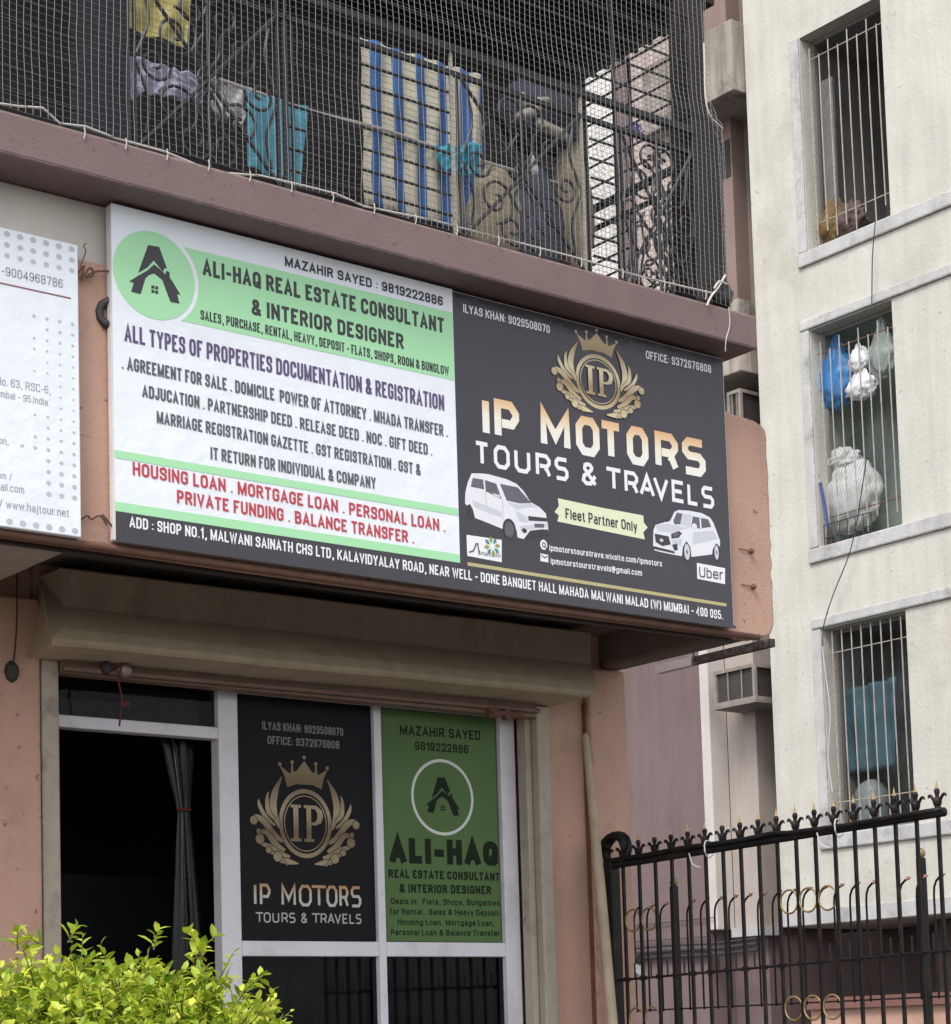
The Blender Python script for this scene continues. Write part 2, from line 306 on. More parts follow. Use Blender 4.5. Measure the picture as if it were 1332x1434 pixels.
# ------------------------------------------------------------------ lettering
# condensed grotesque drawn as strokes; a third number rounds that corner; y runs from the baseline (0) to the capital height (1)
R_ = 1
BOWL = [(0,1),(1,1,1),(1,0,1),(0,0)]
ABC = {
 'A': (.62, [[(0,0),(.5,1),(1,0)],[(.2,.28),(.8,.28)]]), 'B': (.56, [[(0,0),(0,1)],[(0,1),(.94,1,1),(.94,.53,1),(0,.53)],[(.2,.53),(1,.53,1),(1,0,1),(0,0)]]),
 'C': (.55, [[(1,.68),(1,1,1),(0,1,1),(0,0,1),(1,0,1),(1,.32)]]), 'D': (.56, [[(0,0),(0,1)],BOWL]), 'E': (.46, [[(1,1),(0,1),(0,0),(1,0)],[(0,.52),(.88,.52)]]),
 'F': (.45, [[(1,1),(0,1),(0,0)],[(0,.5),(.88,.5)]]), 'G': (.56, [[(1,.70),(1,1,1),(0,1,1),(0,0,1),(1,0,1),(1,.47),(.55,.47)]]), 'H': (.57, [[(0,0),(0,1)],[(1,0),(1,1)],[(0,.52),(1,.52)]]),
 'I': (0, [[(.5,0),(.5,1)]]), 'J': (.42, [[(0,.3),(0,0,1),(1,0,1),(1,1)]]), 'K': (.58, [[(0,0),(0,1)],[(1,1),(.05,.40)],[(.38,.58),(1,0)]]), 'L': (.43, [[(0,1),(0,0),(1,0)]]),
 'M': (.78, [[(0,0),(0,1)],[(0,1),(.5,.06),(1,1)],[(1,1),(1,0)]]), 'N': (.58, [[(0,0),(0,1)],[(0,1),(1,0)],[(1,0),(1,1)]]), 'O': (.58, 'O'), 'P': (.53, [[(0,0),(0,1)],[(0,1),(1,1,1),(1,.44,1),(0,.44)]]),
 'Q': (.58, ['O', [(.48,.36),(1.14,-.14)]]), 'R': (.56, [[(0,0),(0,1)],[(0,1),(.96,1,1),(.96,.48,1),(0,.48)],[(.5,.48),(1,0)]]),
 'S': (.54, [[(1,.72),(1,1,1),(0,1,1),(0,.55,1),(1,.47,1),(1,0,1),(0,0,1),(0,.28)]]), 'T': (.52, [[(0,1),(1,1)],[(.5,1),(.5,0)]]), 'U': (.56, [[(0,1),(0,0,1),(1,0,1),(1,1)]]),
 'V': (.60, [[(0,1),(.5,0),(1,1)]]), 'W': (.92, [[(0,1),(.25,0),(.5,.94),(.75,0),(1,1)]]), 'X': (.58, [[(0,1),(1,0)],[(1,1),(0,0)]]), 'Y': (.58, [[(0,1),(.5,.44),(1,1)],[(.5,.44),(.5,0)]]), 'Z': (.52, [[(0,1),(1,1),(0,0),(1,0)]]),
 '0': (.50, 'O'), '1': (.26, [[(0,.78),(1,1),(1,0)]]), '2': (.50, [[(0,.72),(0,1,1),(1,1,1),(1,.55,1),(0,0),(1,0)]]), '3': (.50, [[(0,.76),(0,1,1),(.96,1,1),(.96,.53,1),(.35,.53)],[(.45,.53),(1,.53,1),(1,0,1),(0,0,1),(0,.24)]]),
 '4': (.54, [[(.76,0),(.76,1),(0,.28),(1.02,.28)]]), '5': (.50, [[(.95,1),(.06,1),(.03,.52),(1,.60,1),(1,0,1),(0,0,1),(0,.24)]]), '6': (.50, [[(1,.76),(1,1,1),(0,1,1),(0,0,1),(1,0,1),(1,.57,1),(0,.57)]]),
 '7': (.50, [[(0,1),(1,1),(.36,0)]]), '8': (.50, [[(.5,1),(.96,1,1),(.96,.53,1),(.5,.53)],[(.5,1),(.04,1,1),(.04,.53,1),(.5,.53)],[(.5,.53),(1,.53,1),(1,0,1),(.5,0)],[(.5,.53),(0,.53,1),(0,0,1),(.5,0)]]), '9': (.50, [[(0,.24),(0,0,1),(1,0,1),(1,1,1),(0,1,1),(0,.43,1),(1,.43)]]),
 '&': (.66, [[(1,0),(.12,.78),(.15,1,1),(.72,1,1),(.72,.68)],[(.72,.72),(.68,.62,1),(0,.36,1),(0,0,1),(.72,0,1),(1,.42)]]), '-': (.26, [[(0,.42),(1,.42)]]), '.': (0, [[(.5,-.06),(.5,.07)]]), ',': (.10, [[(1,.08),(1,-.07),(0,-.25)]]),
 ':': (0, [[(.5,.02),(.5,.15)],[(.5,.52),(.5,.65)]]), '(': (.16, [[(1,1.08),(0,.8,1),(0,.15,1),(1,-.12)]]), ')': (.16, [[(0,1.08),(1,.8,1),(1,.15,1),(0,-.12)]]), '/': (.4, [[(0,-.08),(1,1.08)]]),
 '@': (.7, [[(.7,.25),(.7,.7,1),(.3,.7,1),(.3,.25,1),(.7,.25)],[(.6,.25),(1,.25,1),(1,.95,1),(0,.95,1),(0,-.1,1),(.9,-.1)]]),
 'a': (.46, [[(.05,.72),(1,.72,1),(1,0)],[(1,.42),(0,.42,1),(0,0,1),(1,0)]]), 'b': (.46, [[(0,1),(0,0)],[(0,.72),(1,.72,1),(1,0,1),(0,0)]]), 'c': (.43, [[(1,.5),(1,.72,1),(0,.72,1),(0,0,1),(1,0,1),(1,.22)]]),
 'd': (.46, [[(1,1),(1,0)],[(1,.72),(0,.72,1),(0,0,1),(1,0)]]), 'e': (.46, [[(0,.37),(1,.37),(1,.72,1),(0,.72,1),(0,0,1),(1,0,1),(1,.15)]]), 'f': (.26, [[(1,1),(.45,1,1),(.45,0)],[(0,.7),(.95,.7)]]),
 'g': (.46, [[(1,.72),(1,-.27,1),(0,-.27)],[(1,.72),(0,.72,1),(0,0,1),(1,0)]]), 'h': (.46, [[(0,1),(0,0)],[(0,.72),(1,.72,1),(1,0)]]), 'i': (0, [[(.5,0),(.5,.72)],[(.5,.88),(.5,1.02)]]), 'j': (.1, [[(0,-.27),(1,-.27,1),(1,.72)],[(1,.88),(1,1.02)]]),
 'l': (0, [[(.5,0),(.5,1.02)]]), 'm': (.74, [[(0,0),(0,.72)],[(0,.72),(.5,.72,1),(.5,0)],[(.45,.72),(1,.72,1),(1,0)]]), 'n': (.46, [[(0,0),(0,.72)],[(0,.72),(1,.72,1),(1,0)]]), 'o': (.46, 'o'),
 'p': (.46, [[(0,.72),(0,-.27)],[(0,.72),(1,.72,1),(1,0,1),(0,0)]]), 'r': (.26, [[(0,0),(0,.72)],[(0,.45),(.3,.72,1),(1,.72)]]), 's': (.42, [[(1,.55),(1,.72,1),(0,.72,1),(0,.38,1),(1,.34,1),(1,0,1),(0,0,1),(0,.18)]]),
 't': (.28, [[(.4,.95),(.4,0,1),(1,0)],[(0,.72),(.95,.72)]]), 'u': (.46, [[(0,.72),(0,0,1),(1,0,1)],[(1,.72),(1,0)]]), 'v': (.46, [[(0,.72),(.5,0),(1,.72)]]), 'w': (.72, [[(0,.72),(.25,0),(.5,.68),(.75,0),(1,.72)]]),
 'x': (.46, [[(0,.72),(1,0)],[(1,.72),(0,0)]]), 'y': (.46, [[(0,.72),(.52,.02)],[(1,.72),(.34,-.27)]]), ' ': (.26, [])}
def lettering(mb, s, pl, pr, h, y, off=.015, mi=0, nat=None):
    """write s on plane y: baseline from point pl to point pr (x, z), capital height h; off sets the weight"""
    GAP = .15
    n = sum(c != ' ' for c in s); ww = sum(ABC[c][0] for c in s)+GAP*(len(s)-1)
    t = h*(.115+off*2.7)
    x1 = pr[0]
    if pl: x0 = pl[0]; t = min(t, .42*(x1-x0)/n); k = (x1-x0-n*t)/ww
    else: k = nat*h; x0 = x1-(k*ww+n*t)
    L0 = mb.layer
    zf = lambda x: pr[1]+((pl[1]-pr[1])*(x1-x)/(x1-x0) if pl else 0)
    x = x0
    for ch in s:
        wd, paths = ABC[ch]
        cw = wd*k; mb.layer = L0
        if ch != ' ':
            zb = zf(x); top = 1
            def pt(u, v): return (x+t/2+u*cw, zb+t/2+v*(h-t))
            for path in (paths if isinstance(paths, list) else [paths]):
                closed = isinstance(path, str)
                if closed:
                    top = 1 if path == 'O' else .72
                    path = [(0,0,1),(0,top,1),(1,top,1),(1,0,1)]
                P = [Vector(pt(q[0], q[1])) for q in path]; out = []
                for i, q in enumerate(path):
                    if len(q) == 3 and (closed or 0 < i < len(path)-1):
                        a, b = P[i-1]-P[i], P[(i+1) % len(P)]-P[i]
                        ra = min(a.length*.5, h*.24, b.length*.5 if b.length > h*.3 else b.length*.95)
                        ra, rb2 = min(a.length*.49, h*.22), min(b.length*.49, h*.22)
                        A, B = P[i]+a.normalized()*ra, P[i]+b.normalized()*rb2
                        for j in range(5):
                            f = j/4; out.append(A*(1-f)**2+P[i]*2*f*(1-f)+B*f*f)
                    else: out.append(P[i])
                # let free ends reach the full cell
                if not closed:
                    for e, f in ((0, 1), (-1, -2)):
                        d = out[e]-out[f]
                        q = path[e]
                        if d.length > 1e-9 and abs(d.y) > abs(d.x) and q[1] in (0, 1, .72, -.27): out[e] = out[e]+d.normalized()*t/2*(1 if abs(d.x) < abs(d.y)*.2 else .8)
                        elif d.length > 1e-9 and abs(d.x) >= abs(d.y) and q[0] in (0, 1): out[e] = out[e]+d.normalized()*t*.42
                mb.strip([(p.x, p.y) for p in out], t*(1 if len(out) > 2 else .96), y, mi, closed)
        x += cw+GAP*k+(t if ch != ' ' else 0)
    mb.layer = L0+4
def xz(p, y):
    q = at(p, y=y); return (q.x, q.z)
def line_of(mb, s, Z, bl, tl, br, tr, y, off=.015, mi=0):
    a, b, c, d = (xz(Z(*p), y) for p in (bl, tl, br, tr))
    lettering(mb, s, a, c, ((b[1]-a[1])+(d[1]-c[1]))/2, y, off, mi)

# squared techno capitals as mitred strokes in a unit cell
GL = {'I': [[(.5,0),(.5,1)]],
 'P': [[(0,0),(0,1),(.72,1),(1,.76),(1,.62),(.78,.4),(.22,.4)]],
 'M': [[(0,0),(0,1),(.5,.28),(1,1),(1,0)]],
 'O': [[(0,.22),(0,.78),(.25,1),(.75,1),(1,.78),(1,.22),(.75,0),(.25,0)]],
 'T': [[(-.28,1),(1.28,1)],[(.5,.9),(.5,0)]],
 'R': [[(0,0),(0,1),(.75,1),(1,.8),(1,.65),(.8,.46),(.2,.46)],[(.62,.36),(.8,.3),(1,0)]],
 'S': [[(1,1),(.2,1),(0,.84),(0,.66),(.2,.52),(.8,.52),(1,.38),(1,.16),(.8,0),(0,0)]],
 'U': [[(0,1),(0,.2),(.22,0),(.78,0),(1,.2),(1,1)]],
 'A': [[(0,0),(.5,1),(1,0)],[(.3,.3),(.7,.3)]],
 'V': [[(0,1),(.5,0),(1,1)]],
 'E': [[(1,1),(0,1),(0,0),(1,0)],[(.16,.5),(.85,.5)]],
 'L': [[(0,1),(0,0),(1,0)]],
 '&': [[(1,0),(.16,.76),(.2,.95),(.4,1.02),(.62,1),(.74,.88),(.7,.7)],[(.7,.74),(.1,.38),(.03,.15),(.25,0),(.62,.02),(1,.45)]]}
def techno(mb, word, cells, z0f, h, sw, y, mi=0):
    """cells: one (x0, x1) per letter; z0f(x) baseline"""
    for ch, (x0, x1) in zip(word, cells):
        z0 = z0f((x0+x1)/2); ins = sw/2
        for st in GL[ch]:
            pts = []
            for (u, v) in st:
                px = (x0+x1)/2 if ch == 'I' else x0+ins+u*(x1-x0-2*ins)
                pts.append((px, z0+ins*.8+v*(h-ins*1.6)))
            mb.strip(pts, sw, y, mi, closed=(ch == 'O'))
        mb.layer -= len(GL[ch])
def serif_ip(mb, c, s, sx, y, mi=0):
    X = lambda u: c[0]+u*s*sx; Z = lambda v: c[1]+v*s
    q = lambda a, b, c_, d: mb.flat([(X(a),Z(c_)),(X(b),Z(c_)),(X(b),Z(d)),(X(a),Z(d))], y, mi)
    q(-.45,-.27,-.42,.42); q(-.55,-.17,.42,.5); q(-.55,-.17,-.5,-.42)
    q(.02,.19,-.42,.42); q(-.07,.29,-.5,-.42); q(-.07,.19,.42,.5)
    mb.strip([(X(.19),Z(.455)),(X(.36),Z(.45)),(X(.5),Z(.33)),(X(.52),Z(.22)),(X(.48),Z(.08)),(X(.34),Z(0)),(X(.19),Z(-.01))],
             [.09*s,.1*s,.16*s,.19*s,.16*s,.09*s,.07*s], y, mi)
def emblem(mb, c, rx, rz, y, oc=1):                # crowned ring with scrolling leaves and the two serif capitals
    X = lambda p: (c[0]+p[0]*rx, c[1]+p[1]*rz); s = (rx+rz)/2
    mb.ring(c, rx*.93, rz*.93, .13*s, y); mb.ring(c, rx*.79, rz*.79, .035*s, y)
    mb.flat([X(p) for p in [(-.66,1.02),(-.74,1.3),(-.92,1.62),(-.56,1.42),(-.3,1.5),(0,1.8),(.28,1.5),(.54,1.42),(.88,1.6),(.72,1.3),(.64,1.02),(.3,1.12),(-.3,1.12)]], y)
    for u, v in ((-.92,1.66),(-.46,1.74),(0,1.9),(.44,1.74),(.88,1.64)):
        mb.disc(X((u,v)), .06*s, .06*s, y, n=12)
    for u in (-.46,.44): mb.strip([X((u,1.42)),X((u,1.72))], [.10*s,.04*s], y)
    for g in (-1, 1):
        for pts, wd in (([(.98,-.15),(1.2,.35),(1.12,.85),(.86,1.3)], [.1,.26,.22,.03]),
                        ([(1.12,.05),(1.38,.3),(1.42,.65),(1.36,.85)], [.08,.16,.12,.03]),
                        ([(1.15,-.1),(1.5,.15),(1.7,.45),(1.74,.62)], [.07,.14,.12,.04]),
                        ([(.86,-.55),(1.2,-.35),(1.55,0),(1.85,.12),(1.98,-.02)], [.1,.2,.2,.15,.1]),
                        ([(.8,-.8),(1.15,-.62),(1.45,-.32),(1.75,-.3)], [.1,.2,.17,.1]),
                        ([(.62,-.98),(1.0,-.9),(1.35,-.72),(1.68,-.62)], [.1,.2,.17,.1]),
                        ([(.3,-1.16),(.6,-1.12),(.9,-1.08),(1.08,-1.02)], [.03,.16,.18,.1]),
                        ([(.72,-1.22),(1.0,-.98),(1.35,-.85)], [.02,.12,.1])):
            P = bez([X((g*a, b)) for a, b in pts], 5); n = len(P)
            W = []
            for k in range(n):
                t = k/(n-1)*(len(wd)-1); i = min(int(t), len(wd)-2); W.append((wd[i]+(wd[i+1]-wd[i])*(t-i))*s)
            mb.strip(P, [w_+.045*s for w_ in W], y, oc); mb.strip(P, W, y)
        for u, v, r in ((1.93,.02,.13),(1.72,-.5,.15),(1.08,-.98,.15),(1.4,-.8,.1),(1.76,-.28,.08)):
            mb.disc(X((g*u, v)), r*s+.022*s, r*s+.022*s, y, oc, 16); mb.disc(X((g*u, v)), r*s, r*s, y, n=16)
    serif_ip(mb, c, rz*1.05, rx/rz*1.0, y)
LOGO_TOP = [(305,230),(388,243),(447,405),(428,402),(418,430),(382,388),(348,345),(300,398),(230,440)]
LOGO_LOW = [(165,500),(232,458),(300,420),(350,374),(395,410),(434,448),(442,422),(464,430),(468,474),(488,503),(548,602),(522,597),(540,668),(473,655),(440,570),(412,492),(352,442),(310,455),(285,482),(250,597),(178,578),(198,515)]
def house_logo(mb, y, f, mi=0):
    mb.flat([f(p) for p in LOGO_TOP], y, mi); mb.flat([f(p) for p in LOGO_LOW], y, mi)
    for a, b in ((330,530),(358,536)):
        for d in (0, 32): mb.flat([f((a,b+d)),(f((a+22,b+3+d))),(f((a+22,b+27+d))),(f((a,b+24+d)))], y, mi)

# ------------------------------------------------------------------ ground
g = MB(); g.add([(-150,-150,0),(150,-150,0),(150,150,0),(-150,150,0)], [(0,1,2,3)]); g.build('ground', asphalt, kind='structure')
g = MB(); g.box(-2, 6.9, 5.2, 12.5, .004, .42); g.build('pavement', paver, kind='structure', bevel=.02)

# ------------------------------------------------------------------ helper: wall with openings
def holed(mb, axis, c, u0, u1, v0, v1, holes, depth, mi=0):
    """face on plane axis=c spanned by u (other level axis) and v (height); openings get reveals of the given depth"""
    us = sorted({u0, u1, *[h[0] for h in holes], *[h[1] for h in holes]}); vs = sorted({v0, v1, *[h[2] for h in holes], *[h[3] for h in holes]})
    pt = (lambda u, v, d=0: (c+d, u, v)) if axis == 'x' else (lambda u, v, d=0: (u, c+d, v))
    for i in range(len(us)-1):
        for j in range(len(vs)-1):
            um, vm = (us[i]+us[i+1])/2, (vs[j]+vs[j+1])/2
            if any(h[0] < um < h[1] and h[2] < vm < h[3] for h in holes): continue
            mb.add([pt(us[i],vs[j]), pt(us[i+1],vs[j]), pt(us[i+1],vs[j+1]), pt(us[i],vs[j+1])], [(0,1,2,3)], mi)
    for a, b, lo, hi in holes:
        for (p, q) in (((a,lo),(b,lo)),((b,lo),(b,hi)),((b,hi),(a,hi)),((a,hi),(a,lo))):
            mb.add([pt(*p), pt(*q), pt(*q, depth), pt(*p, depth)], [(0,1,2,3)], mi)

# ------------------------------------------------------------------ the shop building
SY = 6.40                                   # plane of the sign's printed face
shop = thing('shop_building', 'salmon pink corner shop building with mauve balcony slab above its big sign', 'building', (5, 7.5, 0))
x_open0, x_open1, z_open = 3.68, 6.28, E+1.62
b = MB(); b.box(-2, x_open0, 7.5, 7.75, 0, E+3.02); b.box(x_open1, 6.796, 7.5, 7.75, 0, E+3.02)
b.box(x_open0, x_open1, 7.5, 7.75, z_open, E+3.02); b.box(6.55, 6.796, 7.75, 12, 0, E+3.02)
b.build('wall', salmon, shop, bevel=.012)
b = MB(); b.box(6.555, 6.80, 7.455, 7.497, 0, E+1.795); b.build('pilaster', salmon, shop, bevel=.015)
b = MB(); b.box(-2, 3.672, 7.42, 7.497, 0, E+1.798); b.build('pilaster', salmon, shop, bevel=.01)
# fascia with a worn, rounded end
b = MB()
prof = [(6.50,E+1.782),(6.735,E+1.784),(6.775,E+1.80),(6.80,E+1.845)]
prof += [(6.80+.010*mnoise.noise(Vector((k*.9,1,2)))+.004*k/16, E+1.9+k*.045) for k in range(17)]
prof += [(6.804,E+2.715),(6.796,E+2.745),(6.775,E+2.762),(6.72,E+2.778),(6.6,E+2.785),(6.50,E+2.80)]
n = len(prof)
b.add([(p[0], 6.45, p[1]) for p in prof]+[(p[0], 6.57, p[1]) for p in prof],
      [tuple(range(n)), tuple(range(2*n-1, n-1, -1))]+[(i, i+n, (i+1) % n+n, (i+1) % n) for i in range(n)])
b.box(-2, 6.50, 6.45, 6.57, E+1.782, E+2.80)
b.build('fascia', salmon, shop, bevel=.008)
b = MB(); b.box(-2, 6.52, 6.47, 6.70, E+2.803, E+3.02); b.build('upper_wall', beige, shop)
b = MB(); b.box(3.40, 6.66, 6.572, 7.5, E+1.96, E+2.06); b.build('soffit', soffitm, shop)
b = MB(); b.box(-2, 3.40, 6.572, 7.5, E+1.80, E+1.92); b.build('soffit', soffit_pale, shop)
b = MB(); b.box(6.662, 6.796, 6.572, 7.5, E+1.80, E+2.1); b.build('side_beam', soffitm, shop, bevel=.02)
b = MB(); b.tube([(-1,6.436,E+1.769),(3,6.434,E+1.772),(5,6.436,E+1.769),(6.68,6.436,E+1.773)], .0145, 8)
b.build('edge_pipe', rust, shop, smooth=True)
b = MB(); b.tube([(-1,6.53,E+1.768),(3.4,6.53,E+1.768),(4.4,6.53,E+1.760),(6.6,6.53,E+1.768)], .010, 6)
b.build('edge_cable', darkmetal, shop, smooth=True)
# balcony slab and storey above
b = MB(); b.box(-2, 6.577, 6.263, 7.9, E+3.025, E+3.178); b.build('balcony_slab', mauve, shop, bevel=.012)
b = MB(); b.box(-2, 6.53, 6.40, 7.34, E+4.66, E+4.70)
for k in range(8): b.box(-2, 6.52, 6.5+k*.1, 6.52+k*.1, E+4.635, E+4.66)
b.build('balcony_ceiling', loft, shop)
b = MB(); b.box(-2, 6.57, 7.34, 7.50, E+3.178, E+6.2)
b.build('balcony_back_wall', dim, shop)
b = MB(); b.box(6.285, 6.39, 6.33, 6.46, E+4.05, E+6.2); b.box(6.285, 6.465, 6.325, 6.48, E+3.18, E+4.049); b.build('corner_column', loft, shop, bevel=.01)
a0 = at((120,50), y=6.6); a1 = at((166,50), y=6.6)
b = MB(); b.box(a0.x, a1.x, 6.55, 6.72, E+3.18, E+4.63); b.build('column', mat('bluegrey_column', (.03,.036,.042), .8, .2), shop)
b = MB(); b.box(-2, 6.57, 6.27, 9.8, E+6.2, E+6.36); b.build('roof_slab', mauve, shop)
# office behind the glass
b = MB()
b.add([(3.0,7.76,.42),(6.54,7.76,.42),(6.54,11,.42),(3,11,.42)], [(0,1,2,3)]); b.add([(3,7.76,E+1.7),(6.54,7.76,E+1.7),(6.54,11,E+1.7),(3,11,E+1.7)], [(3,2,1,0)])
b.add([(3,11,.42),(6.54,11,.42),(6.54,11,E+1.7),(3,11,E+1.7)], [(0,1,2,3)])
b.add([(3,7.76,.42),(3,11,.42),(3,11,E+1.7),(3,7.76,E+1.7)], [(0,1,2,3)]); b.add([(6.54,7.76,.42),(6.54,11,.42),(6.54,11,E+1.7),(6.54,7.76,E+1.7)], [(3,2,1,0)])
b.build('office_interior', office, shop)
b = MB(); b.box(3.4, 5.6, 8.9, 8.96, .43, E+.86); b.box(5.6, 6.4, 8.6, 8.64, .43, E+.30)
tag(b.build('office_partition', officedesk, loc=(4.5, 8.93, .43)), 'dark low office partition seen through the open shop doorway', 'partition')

# ------------------------------------------------------------------ rolling shutter
sh = thing('rolling_shutter', 'rolled up shop shutter with grimy beige hood and cream guide rails', 'shutter', (5, 7.4, 0))
prof = [(7.50,1.905,3.71,6.435),(7.30,1.905,3.71,6.435),(7.292,1.897,3.71,6.44),(7.295,1.752,3.715,6.435),(7.285,1.738,3.712,6.432),(7.205,1.652,3.662,6.375),(7.195,1.640,3.655,6.365),(7.175,1.598,3.60,6.335),(7.175,1.582,3.598,6.33),(7.190,1.572,3.60,6.32),(7.50,1.562,3.62,6.30)]
b = MB(); nseg = 48; n = len(prof)
for i in range(nseg+1):
    t = i/nseg
    for (y, z, x0, x1) in prof:
        sag = .009*mnoise.noise(Vector((t*7, z*3, 0)))
        b.v.append(Vector((x0+(x1-x0)*t, y+(sag if y < 7.4 else 0), E+z+sag*.7+.02*t)))
for i in range(nseg):
    for j in range(n-1):
        a = i*n+j; b.f.append((a, a+1, a+n+1, a+n)); b.m.append(0)
b.f.append(tuple(range(n-1, -1, -1))); b.f.append(tuple(nseg*n+k for k in range(n))); b.m += [0, 0]
hood = b.build('hood', hoodm, sh)
b = MB(); b.box(3.68, 3.756, 7.43, 7.54, .42, E+1.565); b.build('guide_rail', guidem, sh, bevel=.006)
b = MB(); b.box(6.165, 6.20, 7.47, 7.535, .42, E+1.535); b.box(6.205, 6.28, 7.43, 7.54, .42, E+1.575); b.build('guide_rail', guidem, sh, bevel=.006)
b = MB(); b.box(3.76, 6.20, 7.42, 7.50, E+1.515, E+1.60); b.tube([(3.76,7.40,E+1.53),(6.2,7.40,E+1.545)], .012, 6)
bar = b.build('bottom_bar', barbrown, sh, bevel=.008)
q = at((700,1000), y=7.4)
b = MB(); b.tube([(q.x-.06,7.39,q.z),(q.x+.12,7.39,q.z+.005)], .014, 8); b.box(q.x-.07,q.x-.02,7.385,7.415,q.z-.02,q.z+.03); b.box(q.x+.02,q.x+.05,7.38,7.41,q.z-.025,q.z+.02)
b.build('bolt', rust, bar)
q = at((172,940), y=7.4)
b = MB(); b.blob((q.x,7.385,q.z), .03,.025,.022, 3, .25, mi=0); b.lathe((q.x-.08,7.39,q.z-.02), [(.012,0),(.022,.01),(.022,.04),(.01,.05)], 10, 1)
b.build('padlock', [guidem, darkmetal], bar, smooth=True)
b = MB(); b.tube(bez([(q.x-.02,7.37,q.z+.02),(q.x-.035,7.37,q.z-.05),(q.x-.022,7.37,q.z-.12),(q.x-.035,7.37,q.z-.23)]), .0045, 5); b.box(q.x-.03,q.x+.01,7.362,7.37,q.z-.145,q.z-.13)
tag(b.build('red_thread', mat('red_thread', (.13,.018,.018), .8), loc=(q.x, 7.37, q.z-.2)), 'dark red thread dangling from the shutter bar over the doorway', 'thread')

# ------------------------------------------------------------------ shop front
sf = thing('shopfront', 'white aluminium shopfront with open doorway and four glazed panels', 'shopfront', (5, 7.58, .42))
def member(x0, x1, z0, z1, y0=7.555, nm='frame_bar'):
    m = MB(); m.box(x0, x1, y0, 7.62, z0, z1); m.build(nm, alum, sf, bevel=.004)
FB, FT = .42, E+1.56
member(4.556, 4.652, FB, FT, nm='mullion'); member(5.362, 5.402, FB, FT, 7.557, 'mullion'); member(6.082, 6.17, FB, FT, nm='mullion')
member(3.772, 4.555, E+1.322, E+1.372, nm='transom'); member(4.653, 5.361, E+.405, E+.470, 7.557, 'transom'); member(5.403, 6.081, E+.405, E+.470, 7.557, 'transom')
member(4.653, 5.361, E+1.53, FT, nm='head_bar'); member(5.403, 6.081, E+1.53, FT, nm='head_bar')
member(4.653, 5.361, FB, FB+.06, nm='sill_bar'); member(5.403, 6.081, FB, FB+.06, nm='sill_bar')
def pane(x0, x1, z0, z1, m=glassd):
    k = MB(); k.box(x0, x1, 7.585, 7.591, z0, z1); k.build('glass_pane', m, sf)
pane(3.772, 4.555, E+1.374, FT); pane(4.653, 5.361, FB+.06, E+.404); pane(5.403, 6.081, FB+.06, E+.404)
pane(4.653, 5.361, E+.472, E+1.529); pane(5.403, 6.081, E+.472, E+1.529)
b = MB(); b.grid(lambda u, v: Vector((5.41+.66*u, 7.66+.012*math.sin(u*42+math.sin(v*3)), FB+.1+(E+.40-FB-.1)*v)), 60, 4)
BL = mat('charcoal_blind', (.05,.05,.055), .7, .4, 9); b.build('inner_blind', BL, sf, smooth=True); b = MB()
b.grid(lambda u, v: Vector((4.66+.69*u, 7.67+.012*math.sin(u*40+2), FB+.1+(E+.40-FB-.1)*v)), 60, 4)
b.build('inner_blind', BL, sf, smooth=True)
# transom clutter behind the little pane
b = MB(); b.box(3.80, 4.15, 7.66, 7.68, E+1.385, E+1.46); b.box(4.17, 4.53, 7.67, 7.69, E+1.38, E+1.53)
b.build('transom_board', mat('grey_transom_board', (.24,.225,.21), .8, .4, 12), sf)

# posters stuck on the glass
PYP = 7.578
Zp = zm(300, 940, 2.775)
pb = thing('poster', 'black poster with gold crowned IP emblem on the shopfront glass', 'poster', (5.0, PYP, E+.48), 'posters on the shopfront glass')
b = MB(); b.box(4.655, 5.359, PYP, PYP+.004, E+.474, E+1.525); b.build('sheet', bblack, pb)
gg = mat('print_dark_silver', (.17,.17,.175), .5)  # darker silver for the two top lines
b = MB()
line_of(b, 'ILYAS KHAN: 9029508070', Zp, (187,226), (187,195), (502,252), (502,220), PYP, .02); b.build('lettering', gg, pb); b = MB()
line_of(b, 'OFFICE: 9372676808', Zp, (207,282), (207,252), (487,302), (487,270), PYP, .02)
b.build('lettering', gg, pb)
c = xz(Zp(355,592), PYP); rx = xz(Zp(462,592), PYP)[0]-c[0]; rz = xz(Zp(355,450), PYP)[1]-c[1]; rx *= .95; rz *= .95
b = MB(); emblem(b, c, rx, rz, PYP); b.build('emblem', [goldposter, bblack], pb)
def cells_of(xs, Z, yrow, plane): return [(xz(Z(a, yrow(a)), plane)[0], xz(Z(b_, yrow(b_)), plane)[0]) for a, b_ in xs]
rowm = lambda x: 905+(x-152)*.012
b = MB(); z0 = xz(Zp(152,905), PYP)[1]; z1 = xz(Zp(152,822), PYP)[1]
techno(b, 'IPMOTORS', cells_of([(152,168),(178,220),(262,318),(330,380),(386,430),(437,480),(487,523),(532,572)], Zp, rowm, PYP), lambda x: z0-.004, z1-z0, .0125, PYP)
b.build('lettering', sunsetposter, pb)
b = MB(); z0 = xz(Zp(165,975), PYP)[1]; z1 = xz(Zp(165,936), PYP)[1]
techno(b, 'TOURS&TRAVELS', cells_of([(165,188),(193,220),(227,253),(262,287),(292,316),(338,362),(384,408),(414,438),(441,468),(468,494),(499,520),(526,546),(551,572)], Zp, lambda x: 975, PYP), lambda x: z0-.001, z1-z0, .0062, PYP)
b.build('lettering', mat('print_silver', (.42,.41,.41), .5), pb)

